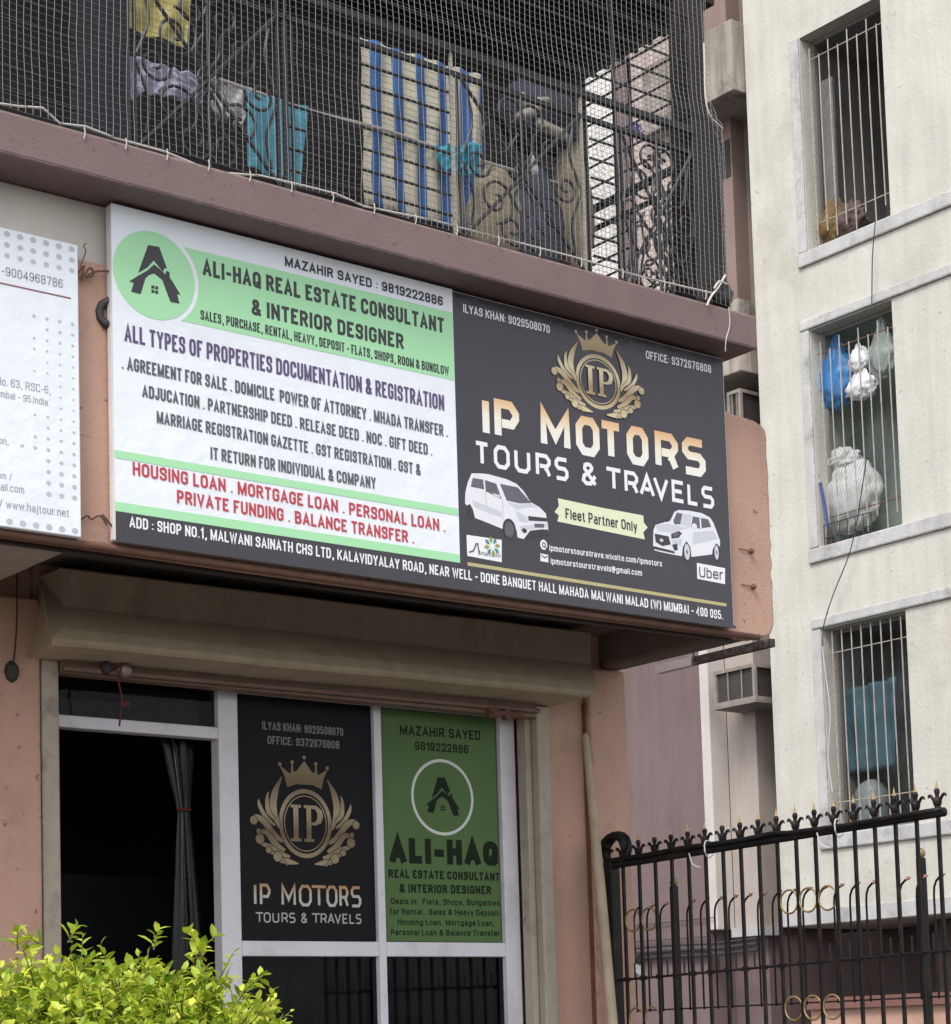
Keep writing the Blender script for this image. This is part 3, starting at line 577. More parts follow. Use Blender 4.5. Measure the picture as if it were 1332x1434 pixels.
pg = thing('poster', 'green poster with white circled house logo on the shopfront glass', 'poster', (5.7, PYP, E+.48), 'posters on the shopfront glass')
b = MB(); b.box(5.405, 6.072, PYP, PYP+.004, E+.474, E+1.525); b.build('sheet', bgreen, pg)
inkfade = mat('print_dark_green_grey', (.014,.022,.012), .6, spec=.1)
b = MB()
line_of(b, 'MAZAHIR SAYED', Zp, (722,246), (722,208), (1035,268), (1035,232), PYP, .03); b.build('lettering', inkfade, pg); b = MB()
line_of(b, '9819222886', Zp, (780,305), (780,272), (988,320), (988,288), PYP, .03); b.build('lettering', inkfade, pg)
for s_, y0, y1, xl, xr in (('Deals in:  Flats, Shops, Bungalows', 905, 912, 687, 1110), ('for Rental,  Sales & Heavy Deposit.', 945, 951, 683, 1113),
                       ('Housing Loan, Mortgage Loan,', 986, 991, 713, 1090), ('Personal Loan & Balance Transfer.', 1026, 1030, 687, 1117)):
    b = MB(); line_of(b, s_, Zp, (xl,y0), (xl,y0-23), (xr,y1), (xr,y1-23), PYP, .035); b.build('lettering', inkfade, pg)
b = MB()
line_of(b, 'ALI-HAQ', Zp, (682,745), (682,645), (1105,757), (1105,662), PYP, .075); b.build('lettering', inkfade, pg); b = MB()
line_of(b, 'REAL ESTATE CONSULTANT', Zp, (678,803), (678,770), (1110,816), (1110,783), PYP, .05); b.build('lettering', inkfade, pg); b = MB()
line_of(b, '& INTERIOR DESIGNER', Zp, (720,860), (720,826), (1077,868), (1077,835), PYP, .05)
b.build('lettering', inkfade, pg)
c = xz(Zp(888,490), PYP); rx = xz(Zp(1003,492), PYP)[0]-c[0]; rz = xz(Zp(888,348), PYP)[1]-c[1]
b = MB(); b.ring(c, rx, rz, .014, PYP)
house_logo(b, PYP, lambda p: (c[0]+(p[0]-356)/190*rx*.56, c[1]-(p[1]-447+ (p[0]-356)*-.19)/220*rz*.57), 1)
b.build('emblem', [mat('print_soft_white', (.6,.62,.58), .5), inkfade], pg)

# polythene curtain tied back inside the doorway
b = MB(); ca = at((288,1040), y=7.70)
zt, zb = at((288,1028), y=7.7).z, .5
def drape(u, v):
    z = zb+(zt-zb)*v; t = (z-at((290,1135), y=7.7).z)
    wdt = .022+.11*t**.8 if t > 0 else .022+.045*min(1, -t*1.6)**.9
    cx = 4.478+(-.025*t/.3 if t > 0 else -.02*t)
    th = 2*math.pi*u; rr = 1+.28*math.sin(th*7+v*3)+.12*math.sin(th*13)
    return Vector((cx+wdt*rr*math.cos(th), 7.72+.35*wdt*rr*math.sin(th), z))
pc = thing('plastic_curtain', 'clear plastic curtain tied with red string at right of open doorway', 'curtain', (4.47, 7.72, .5))
b.grid(drape, 84, 40); b.build('sheet', poly, pc, smooth=True)
q = at((290,1135), y=7.7)
b = MB(); b.tube([(4.478+.030*math.cos(k*.5236), 7.72+.022*math.sin(k*.5236), q.z) for k in range(13)], .006, 6); b.build('tie', MATS['red_thread'], pc)

# lamp holder hanging at the left pillar
q = at((16,940), y=7.42); q2 = at((24,812), y=7.42)
b = MB(); b.tube(bez([q2+Vector((0,-.02,.13)), q2, at((23,880), y=7.42), q+Vector((.01,0,.04))]), .004, 5)
b.lathe(q+Vector((0,0,-.045)), [(.006,0),(.022,.012),(.031,.04),(.027,.065),(.010,.085)], 16)
tag(b.build('lamp_holder', darkmetal, loc=q), 'black lamp holder hanging on a wire before the left pillar', 'lamp holder')

# pole leaning on the pilaster
p0 = at((820,1032), y=7.43); p1 = at((858,1434), y=7.25)
d = (p1-p0)
b = MB(); b.tube([p0+Vector((0,0,.02)), p0, p0+d*.5+Vector((.004,0,0)), p0+d*1.0, p0+d*2.05], [.005,.017,.026,.026,.028], 10)
tag(b.build('wooden_pole', mat('weathered_bamboo', (.42,.33,.23), .75, .25, 7, .2, 40), smooth=True, loc=p0+d*2.05), 'pale bamboo pole leaning against the salmon pilaster beside the gate', 'pole')
q0 = at((823,985), y=7.47)
b = MB(); b.box(q0.x-.014, q0.x+.006, 7.478, 7.499, .42, q0.z); b.build('downpipe_groove', rust, shop)

# ------------------------------------------------------------------ the large sign
sg = thing('shop_sign', 'large two part shop sign, white and green left half, dark right half', 'sign', (4.98, SY, E+1.78))
SL, SR, SB, ST, SM = 3.457, 6.500, E+1.795, E+3.01, 4.978
b = MB(); b.box(SL, SR, SY+.006, SY+.042, SB, ST); b.build('frame', mat('sign_edge_cream', (.62,.60,.58), .6, .1), sg, bevel=.006)
b = MB(); b.grid(lambda u, v: Vector((SL+.001+(SM-SL)*u, SY+.0008, SB+.001+(ST-SB)*v)), 16, 10)
pw = b.build('printed_panel', pwhite, sg, smooth=True)
pw['label'] = 'white and green printed half advertising a real estate consultant'
b = MB(); b.box(SM, SR-.012, SY+.0004, SY+.0055, SB, ST-.008)
pd = b.build('printed_panel', pdark, sg)
pd['label'] = 'dark printed half advertising a tours and travels company'
SYP = SY-.0002
Z4 = zm(140, 280, 2.612); Z7 = zm(150, 300, 5.328); Z5 = zm(620, 400, 2.775); Zc = zm(640, 640, 3.415)
X4 = lambda x, y: xz(Z4(x, y), SYP)
# green bands, address bar
zA0 = (X4(300,166)[1]+X4(1288,415)[1])/2; zA1 = (X4(310,438)[1]+X4(1293,665)[1])/2
cc = [X4(48,275), X4(347,310), X4(180,113), X4(225,441)]
ccx = (cc[0][0]+cc[1][0])/2; ccz = (cc[2][1]+cc[3][1])/2; crx = (cc[1][0]-cc[0][0])/2; crz = (cc[2][1]-cc[3][1])/2
b = MB()
def band(z0, z1, x0=SL+.002, x1=SM-.003): b.flat([(x0,z0),(x1,z0),(x1,z1),(x0,z1)], SYP)
aa = math.asin(min(.98, (zA0-ccz)/(crz*1.1))); ab = math.asin(max(-.98, (zA1-ccz)/(crz*1.1)))
left = [(ccx+crx*1.1*math.cos(aa+(ab-aa)*k/14), ccz+crz*1.1*math.sin(aa+(ab-aa)*k/14)) for k in range(15)]
b.flat(left+[(SM-.003,left[-1][1]),(SM-.003,left[0][1])], SYP)
b.disc((ccx,ccz), crx, crz, SYP, n=64)
zB = [(X4(55,905)[1]+X4(1308,1136)[1])/2, (X4(60,932)[1]+X4(1308,1164)[1])/2, (X4(55,1092)[1]+X4(1310,1305)[1])/2, (X4(58,1128)[1]+X4(1312,1335)[1])/2]
band(zB[1], zB[0]); band(zB[3], zB[2])
b.build('green_print', pgreen, pw)
b = MB(); b.flat([(SL+.002,SB+.001),(SM,SB+.001),(SM,zB[3]),(SL+.002,zB[3])], SYP); b.build('address_bar', pdark, pw)
b = MB(); house_logo(b, SYP-.0006, lambda p: xz(Z7(*p), SYP)); b.build('house_emblem', ink, pw)
SYT = SYP-.0006
rows = [
 (ink, 'MAZAHIR SAYED : 9819222886', (677,241),(677,207),(1255,388),(1255,353), .03),
 (ink, 'ALI-HAQ REAL ESTATE CONSULTANT', (376,274),(376,213),(1260,488),(1260,434), .035),
 (ink, '& INTERIOR DESIGNER', (555,419),(555,360),(1112,547),(1112,492), .035),
 (ink, 'SALES, PURCHASE, RENTAL, HEAVY, DEPOSIT - FLATS, SHOPS, ROOM & BUNGLOW', (368,437),(368,400),(1277,643),(1277,611), .02),
 (inkp, 'ALL TYPES OF PROPERTIES DOCUMENTATION & REGISTRATION', (90,515),(90,453),(1260,771),(1260,714), .015),
 (inkg, '. AGREEMENT FOR SALE . DOMICILE  POWER OF ATTORNEY . MHADA TRANSFER .', (80,617),(80,571),(1273,868),(1273,824), .02),
 (inkg, 'ADJUCATION . PARTNERSHIP DEED . RELEASE DEED . NOC . GIFT DEED .', (155,720),(155,677),(1216,936),(1216,893), .02),
 (inkg, 'MARRIAGE REGISTRATION GAZETTE . GST REGISTRATION . GST &', (208,816),(208,772),(1174,1008),(1174,966), .02),
 (inkg, 'IT RETURN FOR INDIVIDUAL & COMPANY', (405,948),(405,902),(1010,1058),(1010,1016), .02),
 (inkr, 'HOUSING LOAN . MORTGAGE LOAN . PERSONAL LOAN .', (120,1006),(120,960),(1264,1215),(1264,1169), .025),
 (inkr, 'PRIVATE FUNDING . BALANCE TRANSFER .', (282,1108),(282,1062),(1150,1258),(1150,1212), .025)]
inkg2 = mat('print_dark_grey', (.10,.10,.11), .45)
for m, s_, a, t, c_, d_, off in rows:
    b = MB(); line_of(b, s_, Z4, a, t, c_, d_, SYT, off); b.build('lettering', inkg2 if m is inkg else m, pw)
# the address runs over both halves
a0 = xz(Z4(108,1197), SYT); a1 = xz(Z5(1090,1298), SYT); h = ((xz(Z4(108,1158), SYT)[1]-a0[1])+(xz(Z5(1090,1266), SYT)[1]-a1[1]))/2
b = MB(); lettering(b, 'ADD : SHOP NO.1, MALWANI SAINATH CHS LTD, KALAVIDYALAY ROAD, NEAR WELL - DONE BANQUET HALL MAHADA MALWANI MALAD (W) MUMBAI - 400 095.', a0, a1, h*1.06, SYT, .019)
tt = b.build('address_lettering', inkw, sg)
b = MB()
line_of(b, 'ILYAS KHAN: 9029508070', Z5, (80,103), (80,72), (417,186), (417,153), SYT, .018); b.build('lettering', inkw, pd); b = MB()
line_of(b, 'OFFICE: 9372676808', Z5, (790,283), (790,252), (1044,340), (1044,309), SYT, .018)
b.build('lettering', inkw, pd)
X5 = lambda x, y: xz(Z5(x, y), SYT)
c = X5(605,374); rx = (X5(692,395)[0]-X5(517,355)[0])/2; rz = (X5(605,268)[1]-X5(605,478)[1])/2
b = MB(); emblem(b, c, rx, rz, SYT); b.build('emblem', [goldprint, ink], pd)
bl = lambda x: 580+(x-150)*(742-580)/(1022-150)
b = MB(); za, zb_ = X5(150,582)[1], X5(1022,742)[1]; h = (X5(150,424)[1]-za+X5(1020,610)[1]-zb_)/2
techno(b, 'IPMOTORS', cells_of([(150,190),(203,300),(382,498),(520,612),(622,690),(718,802),(828,918),(934,1024)], Z5, bl, SYT), lambda x: za+(zb_-za)*(x-5.1)/1.4, h, .036, SYT)
b.build('lettering', sunset, pd)
bl = lambda x: 690+(x-125)*(868-690)/(1055-125)
b = MB(); za, zb_ = X5(125,692)[1], X5(1055,868)[1]; h = (X5(125,604)[1]-za+X5(1055,785)[1]-zb_)/2
techno(b, 'TOURS&TRAVELS', cells_of([(133,175),(200,262),(280,342),(363,422),(437,490),(540,600),(643,690),(708,762),(766,826),(820,880),(892,942),(953,996),(1008,1056)], Z5, bl, SYT), lambda x: za+(zb_-za)*(x-5.1)/1.4, h, .0175, SYT)
b.build('lettering', inkw, pd)
b = MB()
b.flat([X5(*p) for p in [(435,880),(452,856),(448,826),(615,862),(780,893),(782,920),(797,940),(780,958),(786,986),(620,952),(446,916),(452,892)]], SYP)
b.build('ribbon', pcream, pd)
b = MB(); line_of(b, 'Fleet Partner Only', Z5, (478,905), (478,866), (757,957), (757,916), SYT-.0004, .015); b.build('lettering', ink, pd)
# hatchbacks printed on the sign
XC = lambda p: xz(Zc(*p), SYP)
def carpic(shapes):
    k = MB()
    for mi, s_ in shapes:
        if len(s_) == 4 and not isinstance(s_[0], tuple):
            c0 = XC((s_[0], s_[1])); k.disc(c0, abs(XC((s_[0]+s_[2], s_[1]+s_[2]*.22))[0]-c0[0]), abs(XC((s_[0], s_[1]-s_[3]))[1]-c0[1]), SYP, mi, 24)
        else: k.flat([XC(p) for p in s_], SYP, mi)
    return k.build('car_picture', [carwhite, carshade, carglass, carblack], pd)
carpic([(3, (64,262,17,38)), (0, [(70,78),(110,78),(150,82),(190,93),(235,105),(285,128),(320,165),(352,215),(395,240),(425,270),(436,330),(436,352),(410,345),(350,352),(320,392),(290,385),(285,350),(270,318),(250,300),(228,312),(218,344),(150,316),(86,291),(76,250),(62,224),(47,232),(38,220),(40,170),(52,120)]),
 (1, [(72,205),(140,232),(212,262),(214,290),(150,268),(84,240)]), (1, [(236,215),(300,228),(352,222),(395,242),(340,240),(285,252)]),
 (1, [(300,330),(352,325),(432,318),(434,335),(352,345),(306,352)]),
 (2, [(75,100),(125,108),(130,155),(66,142)]), (2, [(133,110),(188,128),(214,202),(138,164)]), (2, [(205,128),(290,145),(356,220),(300,222),(238,208)]),
 (1, [(172,172),(206,182),(206,196),(178,190)]), (1, [(216,205),(220,205),(222,300),(218,300)]), (1, [(134,160),(138,160),(144,230),(140,230)]),
 (3, (250,345,32,50)), (2, (250,347,22,36)), (3, (64,262,11,27)),
 (1, [(280,256),(332,284),(338,312),(300,305),(288,280)]), (3, [(340,282),(430,292),(430,308),(342,304)]), (2, [(370,318),(416,320),(416,338),(371,336)]),
 (3, [(352,352),(432,346),(436,374),(330,388),(336,370)]), (3, (322,352,12,11))])
carpic([(3, (1240,457,17,46)), (3, (1100,452,24,52)), (0, [(1040,262),(1060,253),(1110,257),(1170,268),(1210,289),(1225,312),(1240,350),(1258,400),(1258,430),(1240,412),(1224,440),(1220,466),(1122,478),(1116,430),(1098,402),(1080,430),(1076,474),(1050,470),(990,458),(945,447),(938,420),(939,380),(940,350),(950,325),(1000,310),(1020,305)]),
 (1, [(1128,360),(1225,352),(1250,392),(1215,400),(1126,420)]), (1, [(950,328),(1010,318),(1080,335),(1120,338),(1060,352),(1020,362),(960,355)]), (1, [(1020,395),(1078,392),(1072,430),(1030,412)]),
 (2, [(1034,304),(1052,266),(1078,271),(1068,322),(1040,322)]), (1, [(1080,271),(1124,277),(1114,334),(1070,324)]), (2, [(1128,284),(1202,298),(1216,334),(1160,342),(1120,332)]),
 (0, [(1160,290),(1166,291),(1170,342),(1162,342)]), (3, (1006,300,7,11)), (0, (1136,330,12,12)),
 (3, [(1024,368),(1060,354),(1076,364),(1060,386),(1026,390)]), (2, [(1032,370),(1056,360),(1064,366),(1054,380),(1034,384)]), (3, [(945,366),(1012,380),(1022,418),(982,426),(950,406)]), (1, (978,398,9,8)),
 (3, [(940,426),(1036,450),(1044,462),(942,440)]), (3, [(1028,420),(1052,414),(1056,444),(1040,448)]), (1, (1100,454,14,38)), (1, (1241,457,10,34)),
 (2, (1100,454,4,10)), (2, (1241,457,3,8))])
for pts in ([(93,968),(230,988),(230,1075),(96,1050)], [(988,1077),(1098,1098),(1098,1160),(990,1139)]):
    b = MB(); b.flat([X5(*p) for p in pts], SYP); b.build('white_patch', inkw, pd)
b = MB(); line_of(b, 'Uber', Z5, (998,1132), (998,1092), (1090,1143), (1090,1103), SYT-.0004, .01); b.build('lettering', inkg2, pd); b = MB()
line_of(b, 'AmanULAH', Z5, (140,1045), (140,1028), (225,1058), (225,1043), SYT-.0004, .0)
b.strip([X5(*p) for p in [(103,1036),(120,1030),(130,1003),(136,1003),(142,1045)]], .006, SYT-.0004)
b.build('lettering', inkg2, pd)
b = MB(); c0 = X5(192,1013)
for k in range(8):
    a = k*math.pi/4+.2; b.flat([(c0[0]+.012*math.cos(a),c0[1]+.012*math.sin(a)),(c0[0]+.03*math.cos(a-.3),c0[1]+.03*math.sin(a-.3)),(c0[0]+.042*math.cos(a),c0[1]+.042*math.sin(a)),(c0[0]+.03*math.cos(a+.3),c0[1]+.03*math.sin(a+.3))], SYT-.0004, k % 2)
b.build('flower_mark', [mat('print_olive', (.3,.33,.06), .5), mat('print_teal', (.06,.28,.26), .5)], pd)
b = MB()
line_of(b, 'ipmotorstourstrave.wixsite.com/ipmotors', Z5, (415,1030), (415,1006), (853,1092), (853,1069), SYT, .02); b.build('lettering', inkw, pd); b = MB()
line_of(b, 'ipmotorstourstravels@gmail.com', Z5, (420,1081), (420,1057), (775,1128), (775,1105), SYT, .02); b.build('lettering', inkw, pd); b = MB()
c0 = X5(393,1007); b.disc(c0, .019, .021, SYP, n=20); b.build('contact_icon', inkw, pd); b = MB(); b.flat([X5(*p) for p in [(380,1040),(411,1046),(411,1076),(380,1070)]], SYP)
b.build('contact_icon', inkw, pd)
b = MB(); b.ring(c0, .008, .009, .004, SYP-.0012, n=16); b.strip([(c0[0]+.006,c0[1]-.006),(c0[0]+.013,c0[1]-.014)], .004, SYP-.0012); b.build('contact_icon', pdark, pd); b = MB()
b.strip([X5(383,1046),X5(396,1058),X5(408,1050)], .004, SYP-.0012); b.build('contact_icon', pdark, pd)
b = MB(); za, zb_ = X5(97,1080)[1], X5(1103,1240)[1]; x0, x1 = X5(97,1080)[0], X5(1103,1240)[0]
b.flat([(x0,za-.008),(x1,zb_-.008),(x1,zb_+.006),(x0,za+.006)], SYP); b.build('gold_rule', inkgold, pd)
b = MB(); b.box(SL+.01, SR, SY-.004, SY-.0002, SB-.006, SB+.006); b.build('bottom_lip', pdark, sg)

# ------------------------------------------------------------------ neighbour's sign, cut by the picture's left edge
ns = thing('shop_sign', 'white shop sign patterned with grey dots at the left edge', 'sign', (2.4, SY, E+1.78))
NR, NT, NB = 3.326, E+2.826, E+1.785
b = MB(); b.box(1.5, NR, SY-.002, SY+.040, NB, NT); nsp = b.build('panel', pwhite, ns, bevel=.004)
Z3 = zm(0, 260, 2.7575); NY = SY-.0025
TB = []
for s_, (xr, yb), yt, off in (('-9004968786', (243,397), 362, .012), ('No. 63, RSC-6,', (196,806), 775, .0), ('Mumbai - 95.India.', (190,851), 824, .0), ('Station,', (33,1002), 975, 0),
                         ('Email : .com /', (46,1138), 1112, 0), ('gmail.com', (93,1190), 1160, 0), ('com / www.hajtour.net', (267,1281), 1250, .005)):
    b = MB(); p = xz(Z3(xr, yb), NY); hh_ = xz(Z3(xr, yt), NY)[1]-p[1]; TB.append((p[0], p[1]-.35*hh_, p[1]+1.35*hh_)); lettering(b, s_, None, p, xz(Z3(xr, yt), NY)[1]-p[1], NY, off, nat=.80); b.build('lettering', inkg, nsp)
b = MB(); zt_, zb2 = NT-.02, NB+.02; nx, nz_ = 32, 27
for i in range(nx):
    for j in range(nz_):
        x = NR-.025-i*.0485-(j % 2)*0; z = zb2+(zt_-zb2)*j/(nz_-1)
        e = abs(j/(nz_-1)-.5)*2; r = .0045+.0095*max(0, (e-.15))**1.1
        r *= 1 if not (j in (21,22,23)) else 0
        if j == 20: r = 0
        if 7 < j < 20 and (x < NR-.155-.02*((j*7) % 3)): r *= .3 if j > 17 else 0
        if j in (1,2,3,4,5,6) and x < NR-.13: r = 0
        if any(x-r < tx+.02 and t0-r < z < t1+r for tx, t0, t1 in TB): r = 0
        if r > .002: b.add([(x+r*math.cos(k*.7854), NY, z+r*.9*math.sin(k*.7854)) for k in range(8)], [tuple(range(8))])
b.build('dot_print', inkl, nsp, kind='stuff')
b = MB()
z_ = (xz(Z3(0,377), NY)[1]+xz(Z3(285,436), NY)[1])/2
b = MB(); b.flat([(1.6,z_-.003),(NR-.03,z_-.003),(NR-.03,z_+.003),(1.6,z_+.003)], NY); b.build('rule', mat('print_brown', (.25,.12,.12), .5), nsp)

# fixings between the two signs
for k, (label, pts, r, rr) in enumerate([
    ('twisted rusty wire tying the two signs near their tops', [(108,384),(118,372),(113,392),(126,375),(131,386),(120,388),(135,380),(160,380)], .004, rust),
    ('rusty wire curl at the bottom between the two signs', [(114,727),(122,722),(128,727),(140,722),(150,735),(143,720),(158,738)], .004, rust),
    ('thin wire sticking up behind the top of the dotted sign', [(112,374),(120,352),(117,345),(121,340)], .002, darkmetal)]):
    P = [at(p, y=6.425-.006*(i % 2)) for i, p in enumerate(pts)]
    b = MB(); b.tube(bez(P, 4), r, 5); tag(b.build('tie_wire', rr, loc=P[0]), label, 'wire', 'wires tying the shop signs')
q = at((148,437), y=6.43)
b = MB(); b.tube([q+Vector((.035*math.cos(a*.6)+.02, -.02*math.cos(a*.6), .045*math.sin(a*.6))) for a in range(2, 9)], .016, 8)
tag(b.build('conduit_loop', darkmetal, loc=q, smooth=True), 'black cable loop tucked behind the left edge of the large sign', 'cable')
for label, p in (('rusty bolt stub low on the fascia right of the sign', (1050,772)), ('small rusty hook under the bolt at the fascia end', (1053,822))):
    q = at(p, y=6.45); b = MB(); b.lathe(q+Vector((0,-.012,-.012)), [(.006,0),(.013,.006),(.012,.016),(.005,.024)], 8); b.tube([q+Vector((-.07,-.005,.003)), q+Vector((0,-.008,0))], .0022, 4)
    tag(b.build('wall_bolt', rust, loc=q), label, 'bolt', 'rusty fixings in the fascia end')

# slim board hung below the canopy's open side
ls = thing('hanging_board', 'slim board slung under the canopy, white at one end and charred', 'board', (8.2, 8.3, E+2.05))
e0, e1, em = at((922,938), x=8.2), at((1082,900), x=8.2), at((972,926), x=8.2)
def plank(p, q, m, nm, t=.011, hh=.024):
    d = (q-p)/2; k = MB(); k.obox((p+q)/2, d, Vector((t*2,0,0)), Vector((0,0,hh)) - d.normalized()*d.normalized().z*hh); return k.build(nm, m, ls)
plank(e0, em, mat('white_painted_board', (.80,.78,.77), .6, .1), 'white_end'); plank(em, e1, mat('charred_board', (.10,.085,.08), .85, .7, 40, stain=(.5,.47,.44), stain_amt=.5, stain_s=14), 'dark_end', .010, .022)
b = MB(); b.tube(bez([at((968,888), x=6.80)+Vector((0,0,.03)), at((970,897), x=6.95), at((970,910), x=7.7), at((973,924), x=8.19)]), .005, 5); b.build('red_wire', mat('red_flex', (.22,.035,.03), .6), ls)

# ------------------------------------------------------------------ balcony ironwork
def spiral(c, r, turns, a0, sg=1, n=26):
    return [(c[0]+r*(1-.82*k/n)*math.cos(a0+sg*turns*2*math.pi*k/n), c[1]+r*(1-.82*k/n)*math.sin(a0+sg*turns*2*math.pi*k/n)) for k in range(n+1)]
BZ0, BZ1, BZT = E+3.20, E+3.88, E+4.62
def ironwork(root, span, to3, bars_panels, scroll_panels, posts, pale=()):
    """span (a0,a1) along the railing; to3(a, z, d) -> point"""
    a0, a1 = span
    for z, r in ((BZ1+.10, .021), (BZ1, .014), (BZ0, .012)):
        k = MB(); k.tube([to3(a0,z,0), to3(a1,z,0)], r, 6); k.build('rail', grille, root)
    for z in [BZ1+.10+.105*j for j in range(1, 7)]:
        k = MB(); k.tube([to3(a0,z,0), to3(a1,z,0)], .006, 5); k.build('bar', grille, root)
    for (p0_, p1_) in bars_panels:
        for j in range(1, 8):
            z = BZ0+(BZ1-BZ0)*j/8
            k = MB(); k.tube([to3(p0_,z,0), to3(p1_,z,0)], .006, 5); k.build('bar', grille, root)
    for p in posts:
        k = MB(); k.tube([to3(p,BZ0-.02,0), to3(p,BZ1+.09 if p in pale else BZT,0)], .009, 4); k.build('post', grillepale if p in pale else grille, root)
        k = MB(); k.tube([to3(p+.028,BZ0-.02,.0), to3(p+.028,BZ1,.0)], .007, 4); k.build('post', grille, root)
    for (p0_, p1_) in scroll_panels:
        k = MB(); cx, cz = (p0_+p1_)/2, (BZ0+BZ1)/2; hw, hh = (p1_-p0_)/2, (BZ1-BZ0)/2
        T = lambda pts, r=.0062: k.tube([to3(q[0], q[1], .006) for q in pts], r, 5)
        for sx in (1, -1):
            for sz in (1, -1):
                T([(cx, cz), (cx+sx*hw*.98, cz+sz*hh*.98)], .008)
                T(spiral((cx+sx*hw*.45, cz+sz*hh*.40), hh*.30, 1.5, R(90 if sz > 0 else -90), sx*sz))
                T(spiral((cx+sx*hw*.20, cz+sz*hh*.72), hh*.22, 1.35, R(180 if sx > 0 else 0), -sx*sz))
                T(bez([(cx+sx*hw*.96, cz+sz*hh*.05), (cx+sx*hw*.80, cz+sz*hh*.45), (cx+sx*hw*.86, cz+sz*hh*.8)], 8))
                T(bez([(cx, cz+sz*hh*.1), (cx+sx*hw*.16, cz+sz*hh*.32), (cx+sx*hw*.06, cz+sz*hh*.5)], 6))
            T(spiral((cx+sx*hw*.72, cz), hh*.2, 1.3, R(180 if sx > 0 else 0), sx))
        T([(cx, BZ0), (cx, BZ1)], .007); T(arc((cx, cz), hh*.13, 0, 2*math.pi, 16))
        k.build('scroll_panel', grille, root)
RY = 6.34
fr = thing('balcony_railing', 'black wrought iron balcony grille with scrolls along the front, behind the net', 'railing', (4.5, RY, E+3.18))
P = lambda px, py=200: at((px, py), y=RY).x
ironwork(fr, (1.5, 6.29), lambda a, z, d: Vector((a, RY-d, z)),
         [(1.5, 3.30), (P(402), P(630)), (P(826), P(862))], [(3.52, P(392)), (P(643), P(812)), (P(866), 6.285)],
         [3.50, P(390), P(402), P(634), P(814), P(862)], pale=(P(634), P(814)))
SX = 6.50
sr = thing('balcony_railing', 'black wrought iron balcony grille on the right return, seen end on', 'railing', (SX, 6.9, E+3.18))
ironwork(sr, (6.49, 7.33), lambda a, z, d: Vector((SX+d, a, z)), [(6.98, 7.33)], [(6.51, 6.94)], [6.60, 6.95])

# bird net, one woven sheet round the corner
b = MB(); NZ0, NZ1 = E+3.19, E+4.78
def netpt(s_, z):                            # s_: metres along the net from x = 2.6; past 3.84 it turns the corner
    t = (z-NZ0)/(NZ1-NZ0); k = .5+.5*math.tanh((E+4.06-z)*16)
    xc = 6.358+.065*k
    jx = .008*mnoise.noise(Vector((s_*3, z*3, 1)))+.0035*mnoise.noise(Vector((s_*11, z*9, 4)))
    jz = .012*mnoise.noise(Vector((s_*2.5, z*4, 7)))+.0035*mnoise.noise(Vector((s_*10, z*10, 9)))
    sag = .035*math.sin(math.pi*min(1, max(0, t)))*mnoise.noise(Vector((s_*1.1, z, 3)))
    x = 2.6+s_
    if x < xc: return Vector((x+jx, 6.285-.02*k+sag*.6, z+jz))
    return Vector((xc+jx*.6+.012, 6.285-.02*k+(x-xc)+.01*jx, z+jz))
S0, S1 = 0., 4.75
ns_, nzz = int((S1-S0)/.0275), int((NZ1-NZ0)/.0245)
for i in range(ns_+1):
    s_ = S0+(S1-S0)*i/ns_
    b.tube([netpt(s_, NZ0+(NZ1-NZ0)*j/40) for j in range(41)], .0010, 3, caps=False)
for j in range(nzz+1):
    z = NZ0+(NZ1-NZ0)*j/nzz
    b.tube([netpt(S0+(S1-S0)*i/110, z) for i in range(111)], .0010, 3, caps=False)
tag(b.build('bird_net', netm, loc=(4.5, 6.28, E+3.19)), 'grey nylon bird net stretched across the whole front of the balcony', 'net')
pts = [(0,146),(28,146),(60,152),(84,170),(120,178),(160,190),(230,213),(300,238),(365,247),(430,258),(470,272),(510,286),(600,308),(700,330),(800,360),(900,385),(1000,412)]
b = MB(); b.tube([at((p[0], p[1]+(3 if i % 2 else -1)), y=6.272) for i, p in enumerate(pts)], .0042, 5)
for k in range(16):
    x0 = 118+k*58; p = at((x0, 178+(x0-118)*.262), y=6.258); b.tube([p, p+Vector((.003,-.001,-.02)), p+Vector((-.002,0,-.042))], .0022, 4)
tag(b.build('cord', ropem, loc=at((400,250), y=6.27)), 'pale nylon cord lacing the bird net along the slab edge', 'cord')
b = MB(); b.tube(bez([at((1016,385), y=6.26), at((1006,402), y=6.255), at((996,415), y=6.25), at((990,428), y=6.25)], 5), .005, 5)
b.tube(bez([at((1018,398), y=6.26), at((1008,394), y=6.255), at((1000,404), y=6.25)], 5), .005, 5); b.tube(bez([at((1012,180), y=6.28), at((990,150), y=6.27), at((986,60), y=6.27)], 5), .004, 5)
b.tube(bez([at((1021,430), y=6.255), at((1022,455), y=6.255), at((1017,475), y=6.25), at((1016,492), y=6.258)], 5), .0022, 4)
tag(b.build('cord', ropem, loc=at((1005,405), y=6.26)), 'thick white cord tied round the net at the corner column foot', 'cord')
q = at((1006,425), y=6.33); b = MB(); b.blob((q.x,6.30,q.z+.03), .055,.035,.06, 5, .2, top=.3)
tag(b.build('black_bag', mat('black_polythene', (.015,.015,.017), .35), loc=(q.x,6.30,q.z-.03), smooth=True), 'black plastic bundle tied at the foot of the corner column', 'bag')

